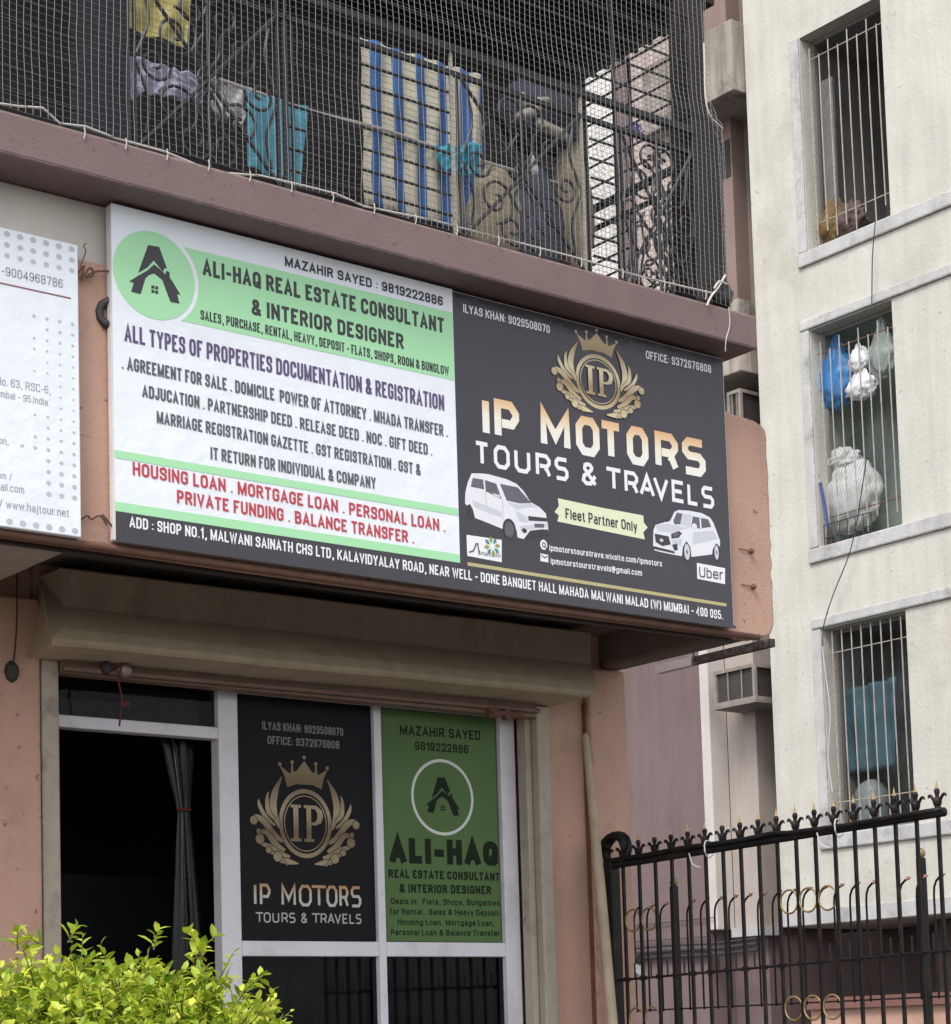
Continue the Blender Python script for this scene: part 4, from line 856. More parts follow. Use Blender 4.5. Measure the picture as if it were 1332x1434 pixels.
# washing on the balcony
def cloth(name, label, cat, corners, y, mats, folds=5, amp=.018, mi=0, seed=0, nu=48, nv=26, wob=.0):
    tl, tr, br, bl_ = [at(p, y=y) for p in corners]
    def fn(u, v):
        p = (bl_*(1-u)+br*u)*(1-v)+(tl*(1-u)+tr*u)*v
        d = amp*math.sin(u*folds*6.283+seed+1.2*math.sin(v*3+seed))*(1.1-.5*v)+amp*mnoise.noise(Vector((u*5, v*4, seed)))
        return p+Vector((.4*d+wob*mnoise.noise(Vector((u*3,v*3,seed+5))), d, wob*mnoise.noise(Vector((u*4,v*1.5,seed+9)))*(1-v)))
    k = MB(); k.grid(fn, nu, nv, mi)
    o = k.build(name, mats, smooth=True, loc=(bl_+br)/2)
    s_ = o.modifiers.new('thick', 'SOLIDIFY'); s_.thickness = .003
    return tag(o, label, cat)
CLO = [mat('cream_stripe_cloth', (.58,.53,.40), .9, .1, 6), mat('blue_stripe_cloth', (.06,.16,.40), .9, .1, 6)]
cloth('striped_sheet', 'cream and blue striped sheet hanging behind the balcony net', 'sheet', [(505,52),(676,106),(682,330),(512,286)], 6.60, CLO, 6, .014,
      lambda u, v: 1 if (u*5.45-.33) % 1 < .47 and u > .06 else 0, 1, 88, 20, .012)
YEL = mat('yellow_print_cloth', (.52,.44,.13), .9, .1, 6, stain=(.75,.72,.55), stain_amt=1, stain_s=22)
cloth('yellow_cloth', 'yellow patterned cloth hanging highest on the balcony at left', 'cloth', [(168,-40),(270,-14),(262,66),(170,38)], 6.62, YEL, 2, .012, 0, 2)
VIO = mat('violet_print_cloth', (.46,.45,.56), .9, .1, 6, stain=(.10,.10,.17), stain_amt=1, stain_s=14)
cloth('patterned_cloth', 'white and violet patterned cloth, wider piece under the yellow cloth', 'cloth', [(168,73),(283,107),(280,143),(176,128)], 6.60, VIO, 5, .016, 0, 3, wob=.05)
GRY = mat('grey_print_cloth', (.55,.53,.55), .9, .1, 6, stain=(.13,.12,.15), stain_amt=1, stain_s=16)
cloth('patterned_cloth', 'white and grey patterned cloth bunched against the teal shirt', 'cloth', [(292,106),(348,125),(350,180),(302,158)], 6.60, GRY, 4, .016, 0, 5, wob=.05)
TEAL = mat('teal_cotton', (.10,.34,.44), .9, .12, 9)
tq = [(345,126),(432,150),(421,258),(347,234)]
cloth('teal_shirt', 'teal blue shirt hanging by its shoulders on the clothes line', 'shirt', tq, 6.58, TEAL, 2, .012, 0, 4)
CY = mat('cyan_cotton', (.06,.42,.58), .85, .1, 9)
cloth('cyan_cloth', 'bright cyan cloth folded over the line before the striped sheet', 'cloth', [(612,201),(676,204),(668,246),(620,243)], 6.52, CY, 3, .02, 0, 8, wob=.05)
b = MB(); b.tube(bez([at((285,104), y=6.59), at((340,122), y=6.59), at((435,155), y=6.585), at((540,182), y=6.58), at((610,206), y=6.58), at((800,262), y=6.58)], 8), .007, 6)
tag(b.build('clothes_line', mat('pale_line', (.55,.50,.47), .8), loc=at((500,172), y=6.58)), 'pale clothes line strung along inside the balcony grille', 'clothes line')
SACK = mat('jute_cloth', (.38,.32,.22), .9, .2, 8, .2, 40); BAGB = mat('bluegrey_bag', (.09,.10,.13), .8, .35, 10)
q = at((695,310), y=6.62); b = MB(); b.blob(q, .17,.10,.22, 2, .12, top=.2); tag(b.build('jute_sack', SACK, smooth=True, loc=q+Vector((0,0,-.2))), 'full beige sack standing beside the striped sheet', 'sack')
q = at((752,320), y=6.56); b = MB(); b.blob(q, .13,.10,.24, 4, .15, top=.35); tag(b.build('grey_bag', BAGB, smooth=True, loc=q+Vector((0,0,-.2))), 'blue grey bag standing between the beige sacks', 'bag')
q = at((800,300), y=6.60); b = MB(); b.blob(q, .10,.10,.30, 6, .12, top=.2); tag(b.build('jute_sack', SACK, smooth=True, loc=q+Vector((0,0,-.25))), 'slim beige sack leaning by the last railing post', 'sack')
q = at((752,165), y=6.62); b = MB(); b.blob(q, .20,.12,.16, 7, .2)
rb = thing('bundle', 'dark cloth bundle with cream straps piled high on the balcony', 'bundle', q+Vector((0,0,-.15)))
b.build('cloth', mat('dark_bundle_cloth', (.05,.05,.07), .9, .3, 9), rb, smooth=True)
for pts in ([(726,164),(745,156),(757,143),(768,140)], [(752,170),(765,178),(785,188),(798,196)], [(728,132),(738,146),(752,150)]):
    b = MB(); b.tube([at(p, y=6.46) for p in pts], [.018,.024,.024,.014][:len(pts)], 8); b.build('strap', mat('cream_strap', (.48,.42,.34), .8), rb, smooth=True)
q = at((747,237), y=6.45); b = MB(); b.blob(q, .022,.022,.028, 1, .03); b.lathe(q+Vector((0,0,.02)), [(.012,0),(.012,.04)], 8)
tag(b.build('light_bulb', mat('frosted_white', (.75,.75,.75), .3), loc=q, smooth=True), 'round white bulb hanging behind the scroll panel', 'bulb')
q = at((893,184), y=6.9); b = MB()
for k in range(10):
    a = k*.63; b.tube([q, q+Vector((.03*math.cos(a),0,.03*math.sin(a))), q+Vector((.055*math.cos(a+.4),.01,.05*math.sin(a+.4)))], .005, 4)
tag(b.build('purple_ribbon', mat('purple_ribbon', (.12,.09,.42), .6), loc=q), 'tangle of purple ribbon knotted on the right balcony grille', 'ribbon')

# ------------------------------------------------------------------ cream apartment building on the right
CX = 15.0
ap = thing('apartment_building', 'tall cream plastered apartment building with three barred windows at right', 'building', (17, 10, 0))
WY0, WY1 = 12.515, 13.58
WZ = [(E+7.69, E+9.87), (E+4.725, E+6.89), (E+1.92, E+3.915)]
yo = [(12.50,13.55), (12.54,13.58), (12.555,13.60)]
holes = [(yo[i][0], yo[i][1], WZ[i][0], WZ[i][1]) for i in range(3)]
b = MB(); holed(b, 'x', CX, 4, 14.30, E+1.057, 16, holes, .22)
b.add([(CX,14.30,E+1.057),(20,14.30,E+1.057),(20,14.30,16),(CX,14.30,16)], [(0,1,2,3)])
b.add([(CX,4,E+1.057),(20,4,E+1.057),(20,4,16),(CX,4,16)], [(3,2,1,0)]); b.add([(CX,4,16),(20,4,16),(20,14.3,16),(CX,14.3,16)], [(0,1,2,3)])
b.add([(CX,4,E+1.057),(20,4,E+1.057),(20,14.3,E+1.057),(CX,14.3,E+1.057)], [(3,2,1,0)])
b.build('wall', creamwall, ap)
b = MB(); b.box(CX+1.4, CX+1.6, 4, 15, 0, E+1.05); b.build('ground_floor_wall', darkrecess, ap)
b = MB(); b.box(CX+.3, CX+.55, 4, 14.3, E+.25, E+.36); b.build('low_band', redbrown, ap)
b = MB(); b.box(CX+.36, CX+.5, 4, 14.3, 0, E+.25); b.build('low_wall', salmon, ap)
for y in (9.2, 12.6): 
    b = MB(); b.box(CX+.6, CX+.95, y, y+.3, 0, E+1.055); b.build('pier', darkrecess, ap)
b = MB(); b.box(CX-.025, CX-.001, 4, 14.3, E+1.06, E+1.21); b.build('base_band', creamtrim, ap, bevel=.008)
for i in range(3):
    a0, a1 = yo[i]; lo, hi = WZ[i]
    b = MB(); b.box(CX-.032, CX-.001, 4, a1+.135, lo-.15, lo-.004); b.build('sill_ledge', creamtrim, ap, bevel=.015)
    b = MB(); b.box(CX-.032, CX-.001, 4, a1+.12, hi+.01, hi+.115)
    if i: b.build('lintel_ledge', creamtrim, ap, bevel=.015)
    b = MB(); b.box(CX-.022, CX-.001, a1+.006, a1+.125, lo, hi+.008); b.build('jamb_band', creamtrim, ap, bevel=.012)
    b = MB()
    y0, y1, z0, z1, x0, x1 = a0, a1, lo, hi, CX+.222, CX+(1.2, .72, .85)[i]
    b.add([(x1,y0-.1,z0-.1),(x1,y1+.1,z0-.1),(x1,y1+.1,z1+.1),(x1,y0-.1,z1+.1)], [(0,1,2,3)])
    for (p, q) in (((y0,z0),(y1,z0)),((y1,z0),(y1,z1)),((y1,z1),(y0,z1)),((y0,z1),(y0,z0))):
        b.add([(x0,p[0],p[1]),(x0,q[0],q[1]),(x1,q[0],q[1]),(x1,p[0],p[1])], [(0,1,2,3)])
    room = b.build('window_room', (dimwin, greenwin, tealwin)[i], ap)
    b = MB(); t = .035
    for (u0_, u1_, v0_, v1_) in ((a0+.001,a0+t,lo+t,hi-t),(a1-t,a1-.001,lo+t,hi-t),(a0+.001,a1-.001,lo+.001,lo+t),(a0+.001,a1-.001,hi-t,hi-.001)): b.box(CX+.17, CX+.21, u0_, u1_, v0_, v1_)
    win = b.build('window', mat('grey_window_frame', (.2,.19,.18), .6), ap)
    for k in range(8):
        y = a1-.09-k*(a1-a0-.16)/7.2; s0 = .03+(.20 if k % 2 and i < 2 else .10)*(i != 2); s1 = .02+(.12 if k % 2 else 0)+.02*(k % 3)
        m = MB(); m.tube([(CX+.045, y-.006, lo+(.02 if i == 2 else s1*.9)), (CX+.04, y, (lo+hi)/2), (CX+.045, y+.006, hi-s0)], .0072, 6); m.build('window_bar', barcream, win)
    for z in (lo+.26+.02*i, hi-.24):
        m = MB(); m.tube([(CX+.06, a0+.02, z), (CX+.06, a1-.02, z)], .006, 5); m.build('cross_bar', MATS['rusty_iron'] if i == 1 else barcream, win)
    m = MB(); NG = 84
    for k in range(NG):                       # chicken wire behind the bars
        for sg_ in (-1,):
            yA = a0+(a1-a0)*(k/NG*3.2-1.1); pts = []
            p = Vector((CX+.10, yA, lo+.03)); q = Vector((CX+.10, yA+sg_*1.1*(hi-lo)*.5, hi-.03))
            t0, t1 = 0., 1.
            d = q.y-p.y
            if abs(d) > 1e-6:
                ta, tb_ = (a0+.02-p.y)/d, (a1-.02-p.y)/d; t0 = max(t0, min(ta, tb_)); t1 = min(t1, max(ta, tb_))
            if t1-t0 > .01: m.tube([p+(q-p)*t0, p+(q-p)*t1], .0016, 3, caps=False)
    m.build('wire_mesh', mat('green_wire_mesh', (.14,.20,.17), .7) if i == 1 else MATS['dark_iron'], win)

# what the windows hold
def blobthing(name, label, cat, px, x, r, m, seed, top=.4, amp=.2):
    q = at(px, x=x); k = MB(); k.blob(q, r[0], r[1], r[2], seed, amp, 3.6, top, nu=40, nv=28)
    for i, v in enumerate(k.v):                # creases gathered towards the knot
        d_ = v-q; a_ = math.atan2(d_.y, d_.x); h_ = max(0, d_.z/r[2])
        k.v[i] = q+Vector((d_.x, d_.y, d_.z))*(1+.10*math.sin(a_*7+seed)*h_+.03*mnoise.noise(d_*11))
    return tag(k.build(name, m, smooth=True, loc=q+Vector((0,0,-r[2]))), label, cat, 'plastic bags hung in the middle window' if cat == 'bag' else 'cloth piles in the top window')
WPB = mat('white_polythene', (.66,.66,.68), .45, .15, 6, .2, 20)
blobthing('plastic_bag', 'blue plastic bag hung from the bars of the middle window', 'bag', (1172,530), CX+.20, (.11,.25,.30), mat('blue_polythene', (.03,.18,.46), .45, .3, 7, .4, 25), 3, .75, .2)
blobthing('plastic_bag', 'small white bag hanging highest in the middle window', 'bag', (1203,505), CX+.12, (.07,.12,.12), WPB, 5, .35, .2)
blobthing('plastic_bag', 'knotted white bag hanging below the small white one', 'bag', (1207,540), CX+.12, (.08,.19,.14), WPB, 8, .85, .22)
blobthing('plastic_bag', 'pale green bag hung at right of the middle window', 'bag', (1236,494), CX+.20, (.08,.19,.24), mat('pale_green_polythene', (.33,.38,.35), .55, .3, 8, .4, 25), 9, .92, .2)
q = at((1190,695), x=CX+.30); b = MB(); b.blob(q, .17,.40,.36, 12, .16, 3., .1, nu=40, nv=28); b.blob(q+Vector((-.02,.10,.36)), .12,.26,.12, 14, .32, 3.2, nu=32, nv=20)
tag(b.build('sack', mat('pale_sack', (.52,.54,.53), .7, .15, 5, .15, 20), smooth=True, loc=q+Vector((0,0,-.33))), 'bulging white sack behind the bars of the middle window', 'sack')
b = MB(); p, q = at((1149,676), x=CX+.03), at((1160,738), x=CX+.03); b.tube([p, q], .016, 8, 0)
for k in range(7): b.tube([q, q+Vector((.01,-.09+.02*k,-.17))], .009, 4, 1)
tag(b.build('brush', [mat('blue_plastic', (.03,.06,.22), .5), MATS['dark_iron']], loc=q+Vector((0,0,-.17))), 'blue handled brush hung upright at left in the middle window', 'brush')
b = MB(); y0_, y1_ = at((1150,735), x=CX-.02).y, at((1215,700), x=CX-.02).y
for k in range(7): y = y0_+(y1_-y0_)*k/6; zt = at((1150,735), x=CX-.02).z; b.tube([(CX+.02,y,zt-.28),(CX+.02,y,zt)], .005, 4)
for dz in (0,-.13,-.28): b.tube([(CX+.02,y0_,zt+dz),(CX+.02,y1_,zt+dz)], .006, 4)
tag(b.build('wire_basket', darkmetal, loc=(CX+.02,(y0_+y1_)/2,zt-.28)), 'dark wire basket low inside the middle window', 'basket')
TEALW = mat('teal_tarpaulin', (.045,.105,.13), .85, .35, 5)
def cloth_x(name, label, cat, pts, x, m, seed):
    tl, tr, br, bl_ = [at(p, x=x) for p in pts]; k = MB()
    k.grid(lambda u, v: (bl_*(1-u)+br*u)*(1-v)+(tl*(1-u)+tr*u)*v+Vector((.03*math.sin(u*22+seed+v*2)+.02*mnoise.noise(Vector((u*4,v*4,seed))),0,0)), 30, 14)
    o = k.build(name, m, smooth=True, loc=(bl_+br)/2); s_ = o.modifiers.new('thick', 'SOLIDIFY'); s_.thickness = .004
    return tag(o, label, cat)
cloth_x('teal_sheet', 'teal sheet hanging behind the bars of the lowest window', 'sheet', [(1165,972),(1256,947),(1256,1074),(1167,1088)], CX+.27, TEALW, 1)
q = at((1222,1118), x=CX+.36); b = MB(); b.lathe(q+Vector((0,0,-.28)), [(.15,0),(.17,.05),(.17,.34),(.12,.42),(.05,.46)], 16)
tag(b.build('plastic_drum', mat('grey_drum', (.16,.19,.19), .5), smooth=True, loc=q+Vector((0,0,-.28))), 'grey plastic drum behind the bars of the lowest window', 'drum')
q = at((1183,1128), x=CX+.34); b = MB(); b.box(q.x-.1,q.x+.1,q.y-.13,q.y+.13,q.z-.22,q.z+.14); b.box(q.x-.104,q.x-.1,q.y-.02,q.y+.02,q.z-.22,q.z+.14)
tag(b.build('carton', mat('brown_carton', (.22,.14,.08), .8, .2), loc=q+Vector((0,0,-.22)), bevel=.006), 'brown carton beside the drum in the lowest window', 'box')
blobthing('cloth_pile', 'yellow and brown cloth pile low in the top window', 'cloth pile', (1166,318), CX+.26, (.12,.22,.20), mat('ochre_cloth', (.22,.14,.05), .9, .4, 12), 11, .3, .4)
blobthing('cloth_pile', 'dusky brown cloth pile at centre of the top window', 'cloth pile', (1190,312), CX+.28, (.12,.2,.16), mat('dusky_cloth', (.13,.09,.08), .9, .3, 7), 13, .3, .4)
b = MB(); b.box(CX+.24, CX+.27, 13.36, 13.54, WZ[0][0]+.05, WZ[0][1]-.4)  # upright board standing for the pale side reveal of the window
tag(b.build('reveal_strip', mat('pale_reveal', (.20,.195,.19), .7, .3, 4), loc=(CX+.25,13.45,WZ[0][0]+.05)), 'pale reveal strip at left inside the top window', 'shutter')
b = MB(); b.tube(bez([at(p, x=CX-.10) for p in [(1226,310),(1222,360),(1221,425)]]), .0055, 5)
tag(b.build('cable', darkmetal, loc=at((1222,360), x=CX-.1)), 'thin black cable dropping from the top window to the lintel below', 'cable')
b = MB(); b.tube(bez([at(p, x=CX-.11) for p in [(1214,640),(1200,730),(1188,780),(1168,830),(1154,875),(1152,905)]]), .0055, 5)
tag(b.build('cable', darkmetal, loc=at((1188,780), x=CX-.1)), 'thin black cable slanting from the middle window to the lowest', 'cable')
b = MB(); b.tube(bez([at(p, x=CX-.03) for p in [(1152,905),(1156,940),(1163,1000),(1160,1060),(1166,1110)]]), .006, 5)
tag(b.build('cable', mat('pale_cable', (.5,.49,.47), .7), loc=at((1160,1000), x=CX-.05)), 'pale loose cable beside the left jamb of the lowest window', 'cable')

# ------------------------------------------------------------------ mauve building behind, with parapets and window coolers
RX, RX2 = 15.05, 15.30
rb = thing('rear_building', 'mauve and pink building behind the shop with stained parapets', 'building', (16.5, 17, 0))
ye = at((985,1100), x=RX).y; yc = at((1062,1100), x=RX2).y
b = MB(); b.box(RX, 20, ye, 26, 0, E+5.2); b.build('wall', rearmauve, rb)
b = MB(); b.box(RX-.003, RX2, ye-.13, ye-.001, E+1.10, E+5.2); b.build('corner_pilaster', mat('pale_pilaster', (.55,.51,.47), .85, .12, 3), rb, bevel=.01)
b = MB(); b.box(RX2, RX2+.3, yc, ye-.132, E+1.12, 14); b.build('recess_wall', rearcream, rb)
b = MB(); b.box(RX2+.301, 20, yc+.003, ye-.14, E+1.1, 14); b.build('return_wall', rearpink, rb)
b = MB(); b.box(RX2+.1, 20, yc+.05, ye-.002, 0, E+1.09); b.build('ground_floor_wall', rearmauve, rb)
b = MB(); b.box(RX2-.06, RX2+.2, yc-.02, ye-.131, E+1.02, E+1.118); b.build('base_band', creamtrim, rb)
y1_, y2_ = at((885,150), x=RX).y, at((862,150), x=RX).y
b = MB(); b.box(RX, 20, ye, y1_, E+5.202, 14); b.build('upper_wall', mat('pinkish_upper_wall', (.52,.42,.38), .85, .12, 3, .3, 40, streak=.35), rb)
b = MB(); b.box(RX, 20, y1_+.001, y2_, E+5.202, 14); b.build('mauve_band', rearmauve, rb)
b = MB(); b.box(RX, 20, y2_+.001, y2_+5, E+5.202, 14); b.build('upper_wall', whitewash, rb)
b = MB(); b.box(RX2-.002, RX2+.2, yc-.001, ye-.14, E+5.8, 14); b.build('recess_upper_wall', rearpink, rb)
for k, (zb_, zt_) in enumerate(((E+9.61, E+10.36), (E+6.69, E+7.44))):
    yn = max(14.33, at(((1062,120),(1038,520))[k], x=14.85).y)
    b = MB(); b.box(14.85, 14.97, yn, ye+.3, zb_, zt_); b.box(14.971, 15.9, yn, yn+.12, zb_, zt_); b.build('parapet', stained, rb, bevel=.01)
    b = MB(); b.box(14.971, 15.9, yn+.122, ye+.3, zb_+.01, zb_+.12); b.build('parapet_floor', soffit_pale, rb)
    b = MB(); b.box(RX2-.012, RX2-.004, yc+.02, ye-.02, zb_-.62, zb_-.22); b.build('opening_shade_panel', dim, rb)  # flat panel, the shade of an open recess put into its colour
def cooler(label, px, zt_, zb_, y1_):
    t = thing('window_cooler', label, 'air cooler', (15.0, 14.8, zb_), 'window coolers on the rear building')
    q = at(px, x=14.90); x0, y0 = 14.90, q.y
    k = MB(); f = .035
    for (xa, xb, ya, yb, za, zb2) in ((x0,x0+f,y0,y0+f,zb_,zt_),(x0,x0+f,y1_-f,y1_,zb_,zt_),(x0+.8,x0+.84,y0,y0+f,zb_,zt_),(x0,x0+f,y0+f,y1_-f,zb_,zb_+f),(x0,x0+f,y0+f,y1_-f,zt_-f,zt_),(x0+f,x0+.8,y0,y0+f,zb_,zb_+f),(x0+f,x0+.8,y0,y0+f,zt_-f,zt_)): k.box(xa,xb,ya,yb,za,zb2)
    k.build('frame', mat('pale_cooler_frame', (.27,.235,.205), .7, .3, 9, stain=(.12,.09,.07), stain_amt=.6, stain_s=6), t)
    k = MB(); k.box(x0+.03, x0+.8, y0+.03, y1_-.03, zb_+.01, zt_-.01); k.build('body', mat('dark_cooler_body', (.045,.038,.035), .7, .3, 9), t)
    k = MB(); k.box(x0-.01, x0+.84, y0-.01, y1_+.01, zb_-.03, zb_); k.build('tray', mat('cooler_tray', (.24,.205,.18), .7, .3), t)
    for j in (1, 2):
        m = MB(); y = y0+(y1_-y0)*j/3; m.box(x0+.008, x0+.02, y-.006, y+.006, zb_+.036, zt_-.036); m.build('grille_bar', MATS['pale_cooler_frame'], t)
    return t
z1_, z0_ = at((1057,928), x=14.90).z, at((1057,979), x=14.90).z
cooler('boxy barred window cooler below the end of the canopy', (1057,950), z1_, z0_, at((999,950), x=14.90).y)
z1_, z0_ = at((1037,543), x=14.90).z, at((1037,543), x=14.90).z-.42
cooler('pale framed window cooler just above the salmon fascia end', (1037,560), z1_, z0_, at((1018,560), x=14.90).y)
pts = [(872,1337),(930,1332),(1000,1329),(1060,1322)]
b = MB()
for dz, r in ((0,.02),(-.06,.016),(.055,.012)): b.tube([at(p, x=RX-.05)+Vector((0,0,dz)) for p in pts], r, 6)
tag(b.build('cable_bundle', darkmetal, loc=at((930,1332), x=RX-.05)), 'dark cables and pipes running along the mauve wall behind the gate', 'cables')
for lab, yy in (('upper thin wire strung along the mauve wall behind the gate', (1298,1285)), ('lower thin wire strung along the mauve wall behind the gate', (1320,1311))):
    b = MB(); b.tube([at((872,yy[0]), x=RX-.03), at((1000,yy[1]), x=RX-.03)], .006, 4); tag(b.build('wall_wire', darkmetal, loc=at((930,yy[0]), x=RX-.03)), lab, 'wire', 'wires along the mauve wall')
q = at((886,1356), x=8.0)
ct = thing('security_camera', 'white security camera with black cap behind the gate post', 'camera', q)
b = MB(); b.tube([q+Vector((-.02,.05,0)), q+Vector((-.02,-.08,-.005))], .036, 12); b.build('housing', mat('white_plastic', (.75,.75,.74), .4), ct, smooth=False)
b = MB(); b.tube([q+Vector((-.02,.02,.05)), q+Vector((-.02,-.09,.045))], [.03,.03], 10); b.tube([q+Vector((-.02,.05,0)), q+Vector((-.02,.12,.02)), q+Vector((-.02,.12,-1.2))], .014, 8); b.build('bracket', darkmetal, ct)

# ------------------------------------------------------------------ iron gate
GX = 6.57
gt = thing('iron_gate', 'black iron gate with gold tipped spear finials, rings and wrapped top rail', 'gate', (GX, 6.8, 0))
ZT0 = lambda y: E+.822+(7.227-y)*.0213          # gently sagging top rail
b = MB(); b.box(GX-.03, GX+.03, 7.325, 7.385, 0, E+.845); b.build('post', gateblack, gt, bevel=.006)
b = MB()
for k in range(5):
    b.tube([(GX+.0+.015*math.sin(a*.6+k), 7.315+(.066+.006*k)*math.cos(a*.35), E+.897+(.058+.005*k)*math.sin(a*.35)) for a in range(19)], .013, 6)
b.build('wrapped_hinge', gateblack, gt, smooth=True)
b = MB(); n = 24; ys = [7.35-(7.35-5.35)*k/n for k in range(n+1)]
b.tube([(GX, y, ZT0(y)+.008) for y in ys], .019, 8); gr = b.build('top_rail', gateblack, gt, smooth=True)
b = MB(); b.tube([(GX-.02+.006*mnoise.noise(Vector((y*4,0,0))), y, ZT0(y)+.029+.008*mnoise.noise(Vector((y*3,1,0)))-(.0 if y > 6.2 else .012)) for y in ys], .011, 6); b.build('wound_cable', gateblack, gr, smooth=True)
for y in (6.69, 5.91):
    b = MB(); b.tube([(GX+.04*math.cos(a*.7), y+.01*math.sin(a), ZT0(y)+.012+.04*math.sin(a*.7)) for a in range(10)], .003, 4)
    b.tube(bez([(GX-.03,y+.1,ZT0(y)+.0),(GX-.03,y+.08,ZT0(y)-.05),(GX-.03,y+.03,ZT0(y)-.07)], 5), .003, 4); b.build('tie_wire', alum, gr)
bars = [7.269-.1109*k for k in range(18)]
for k, y in enumerate(bars):
    b = MB(); b.box(GX-.0065, GX+.0065, y-.0065, y+.0065, .06, ZT0(y)-.01); b.build('bar', gateblack, gt)
fin = None
FY = [7.269-.1109*k for k in range(-1, 18)]
for y in FY:
    z = ZT0(y)+.022; o = Vector((GX, y, z))
    b = MB(); b.lathe((GX, y, z), [(.013,0),(.012,.012),(.017,.022),(.019,.034),(.012,.048)], 8)
    for sg_ in (1, -1): b.tube(bez([(GX, y, z+.014), (GX, y+sg_*.017, z+.040), (GX, y+sg_*.033, z+.058), (GX, y+sg_*.042, z+.058), (GX, y+sg_*.045, z+.049)], 4), [.008]*5+[.007]*4+[.0055]*4+[.004]*4, 5)
    b.lathe((GX, y, z+.046), [(.008,0),(.0085,.012),(.012,.026),(.009,.038)], 8)
    f = b.build('finial', gateblack, gt)
    b = MB(); b.add([(GX-.010,y,z+.084),(GX,y-.010,z+.084),(GX+.010,y,z+.084),(GX,y+.010,z+.084),(GX,y,z+.070),(GX,y,z+.122)], [(1,0,4),(2,1,4),(3,2,4),(0,3,4),(0,1,5),(1,2,5),(2,3,5),(3,0,5)])
    b.build('gold_tip', gold, f)
b = MB(); zl = lambda y: E+.284+(7.32-y)*.0172
b.tube([(GX, 7.33, zl(7.33)), (GX, 5.35, zl(5.35))], .006, 6)
for y in bars:
    b.box(GX-.012, GX+.012, y-.012, y+.012, zl(y)-.010, zl(y)+.010)
for k in range(17): y = 7.213-.1109*k; b.tube([(GX,y,zl(y)), (GX,y,zl(y)+.075)], .0045, 5)
b.build('mid_rail', gateblack, gt)
for k in (0, 1, 9, 10, 11):
    y = (bars[k]+bars[k+1])/2
    for z in ((E+.558, .051), (E+.10, .051)):
        zc = z[0]+(.015 if k > 5 else 0); b = MB(); b.tube([(GX, y+z[1]*math.cos(a*.3142), zc+z[1]*math.sin(a*.3142)) for a in range(21)], .0046, 6, caps=False); b.build('ring', gold, gt, smooth=True)
b = MB(); b.tube([(GX,7.33,.10),(GX,5.35,.10)], .02, 6); b.build('bottom_rail', gateblack, gt)

# second run of bars with hooked tips, further back
FX = 8.4
hf = thing('iron_fence', 'thin black fence of hooked tip rods standing behind the gate', 'fence', (FX, 8, 0))
fy = [9.215-.1140*k for k in range(21)]
tipm = mat('faded_pink_tip', (.42,.22,.17), .6)
for k, y in enumerate(fy):
    if k in (3, 17): continue
    zt_ = E+.755; b = MB()
    b.tube([(FX,y,E+.165),(FX,y,zt_-.06)]+[(FX,y-d_,z_) for d_, z_ in ((.004,zt_-.02),(.018,zt_+.01),(.04,zt_+.028),(.058,zt_+.036))], .0065, 6)
    rd = b.build('rod', gateblack, hf)
    b = MB(); b.add([(FX-.012,y-.058,zt_+.03),(FX+.012,y-.058,zt_+.03),(FX,y-.05,zt_+.05),(FX,y-.085,zt_+.045)], [(0,1,2),(0,2,3),(1,3,2),(0,3,1)]); b.build('tip', tipm, rd)
for y in (8.86, 7.01):
    b = MB(); b.box(FX-.018, FX+.018, y-.018, y+.018, 0, E+.89); fp = b.build('fence_post', gateblack, hf)
    b = MB(); b.blob((FX,y,E+.915), .026,.026,.028, 0, 0, nu=12, nv=8); b.build('ball_knob', gold, fp, smooth=True)
for z in (E+.175, .15):
    b = MB(); b.tube([(FX,9.5,z),(FX,6.7,z)], .005, 5); b.build('rail', gateblack, hf)

# ------------------------------------------------------------------ lime shrub in the foreground
shr = thing('shrub', 'bright lime green leafy shrub in front of the shop doorway', 'shrub', (2.3, 4.6, 0))
top_px = [(-120,1330),(0,1345),(28,1318),(60,1318),(105,1312),(140,1338),(170,1350),(195,1318),(235,1322),(258,1345),(285,1330),(305,1372),(325,1388),(355,1432),(368,1490)]
tops = [at(p, y=4.5) for p in top_px]
def htop(x):
    for a, c_ in zip(tops, tops[1:]):
        if a.x <= x <= c_.x: t = (x-a.x)/(c_.x-a.x); return a.z+(c_.z-a.z)*t
    return tops[0].z if x < tops[0].x else tops[-1].z
lv = MB(); st = MB(); rnd = random.Random(11)
def leaf(p, d, upv, L_, wd):
    d = d.normalized(); s_ = d.cross(upv); s_ = s_.normalized() if s_.length > 1e-4 else Vector((1,0,0)); n_ = s_.cross(d).normalized()
    fold = .25; cur = .18
    q = lambda a, b_: p+d*(a*L_)+s_*(b_*wd)+n_*(abs(b_)*fold*wd-cur*L_*a*a)
    b0 = len(lv.v)
    lv.v += [q(0,0), q(.28,.42), q(.28,-.42), q(.33,0), q(.62,.46), q(.62,-.46), q(.66,0), q(1,0)]
    F = [(0,3,1),(0,2,3),(1,3,6,4),(2,5,6,3),(4,6,7),(5,7,6)]
    lv.f += [tuple(b0+i for i in f) for f in F]; lv.m += [0]*6
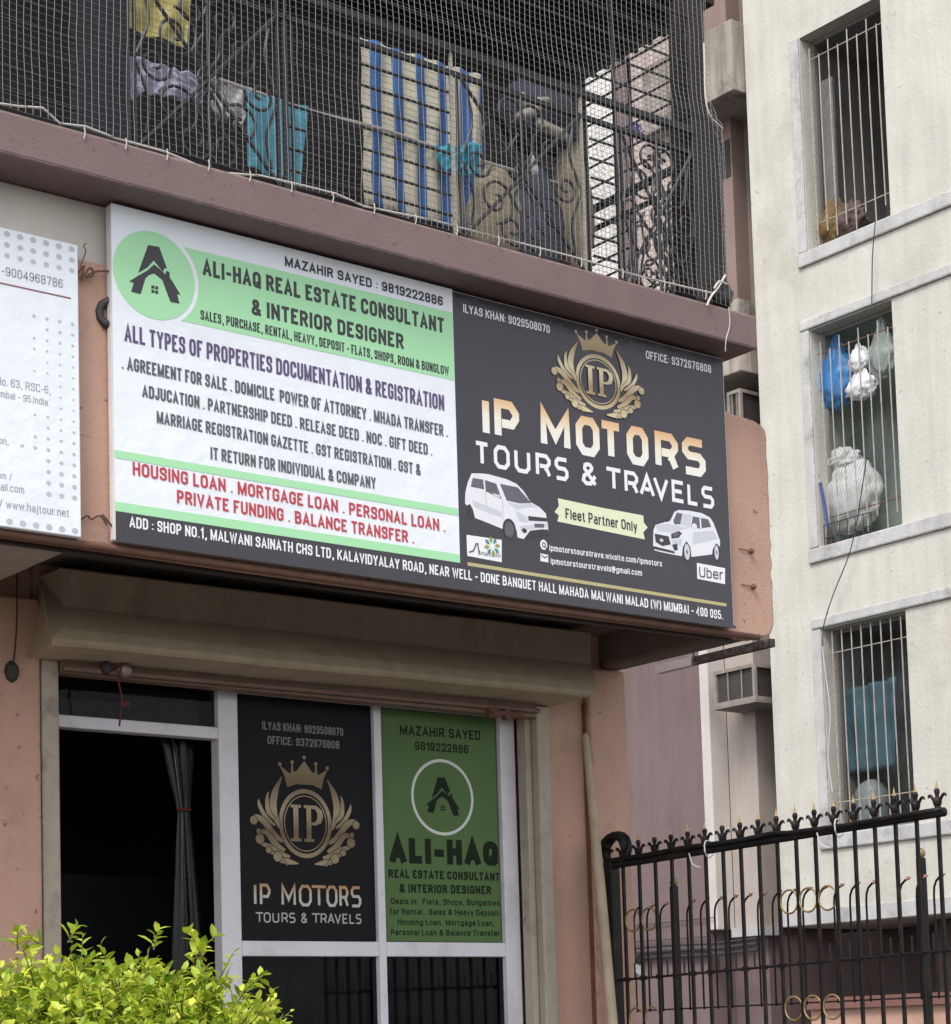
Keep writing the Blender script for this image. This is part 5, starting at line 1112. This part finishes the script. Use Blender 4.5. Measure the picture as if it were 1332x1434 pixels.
def spray(p, d, L_, nl):
    bend = Vector((rnd.uniform(-.3,.3), rnd.uniform(-.3,.3), rnd.uniform(-.2,.25)))
    pts = [p+d*L_*t+bend*L_*t*t*.5 for t in [k/6 for k in range(7)]]
    st.tube(pts, [.0028-.0003*k for k in range(7)], 4)
    for k in range(nl):
        t = .12+.88*k/(nl-1); i = min(int(t*6), 5); f = t*6-i; c_ = pts[i]*(1-f)+pts[i+1]*f
        ax = (pts[i+1]-pts[i]).normalized(); s_ = ax.orthogonal().normalized(); a = k*2.4+rnd.uniform(-.3,.3)
        o = (Matrix.Rotation(a, 3, ax) @ s_)
        dd = ax*rnd.uniform(.35,.9)+o*(1-.45*t); sz = rnd.choice((.022,.03,.036,.042,.048))*rnd.uniform(.85,1.15)*(1-.3*t)
        leaf(c_, dd, Vector((rnd.uniform(-.5,.5), rnd.uniform(-.5,.5), 1)), sz, sz*rnd.uniform(.5,.68))
XA, XB = tops[0].x, tops[-1].x
for k in range(2100):
    x = rnd.uniform(XA, XB); v = rnd.uniform(-1, 1); y = 4.6+v*.5
    h = htop(x+ (4.5-y)*.0)-.20*max(0, abs(v)-.2)**1.5-.06
    z = h-abs(rnd.gauss(0, .12)) if k % 4 else h-rnd.uniform(.1, .8)
    out = Vector((rnd.uniform(-.7,.7), rnd.uniform(-.9,.4)+v*.3, rnd.uniform(.35,1.1))).normalized()
    spray(Vector((x, y, z-.05)), out, rnd.uniform(.06,.14), rnd.randint(10,16))
for px, dpx in (((335,1392),(375,1365)), ((330,1420),(396,1412)), ((25,1330),(22,1308)), ((60,1325),(38,1312)), ((270,1345),(300,1305)), ((95,1320),(108,1300)), ((215,1330),(222,1306)), ((285,1345),(270,1310))):
    p, q = at(px, y=4.35), at(dpx, y=4.35); spray(p, (q-p).normalized(), (q-p).length*1.05, 11)
for k in range(14):
    x = XA+(XB-XA)*(k+.5)/14; q = Vector((x+rnd.uniform(-.1,.1), 4.6+rnd.uniform(-.3,.3), htop(x)-.12))
    st.tube(bez([(2.3+.3*(x-2.3), 4.6, 0), (2.3+.7*(x-2.3), 4.6+rnd.uniform(-.1,.1), .7), q], 6), [.018-.001*i for i in range(13)], 5)
lv.build('leaves', lime, shr); st.build('stems', twigm, shr)
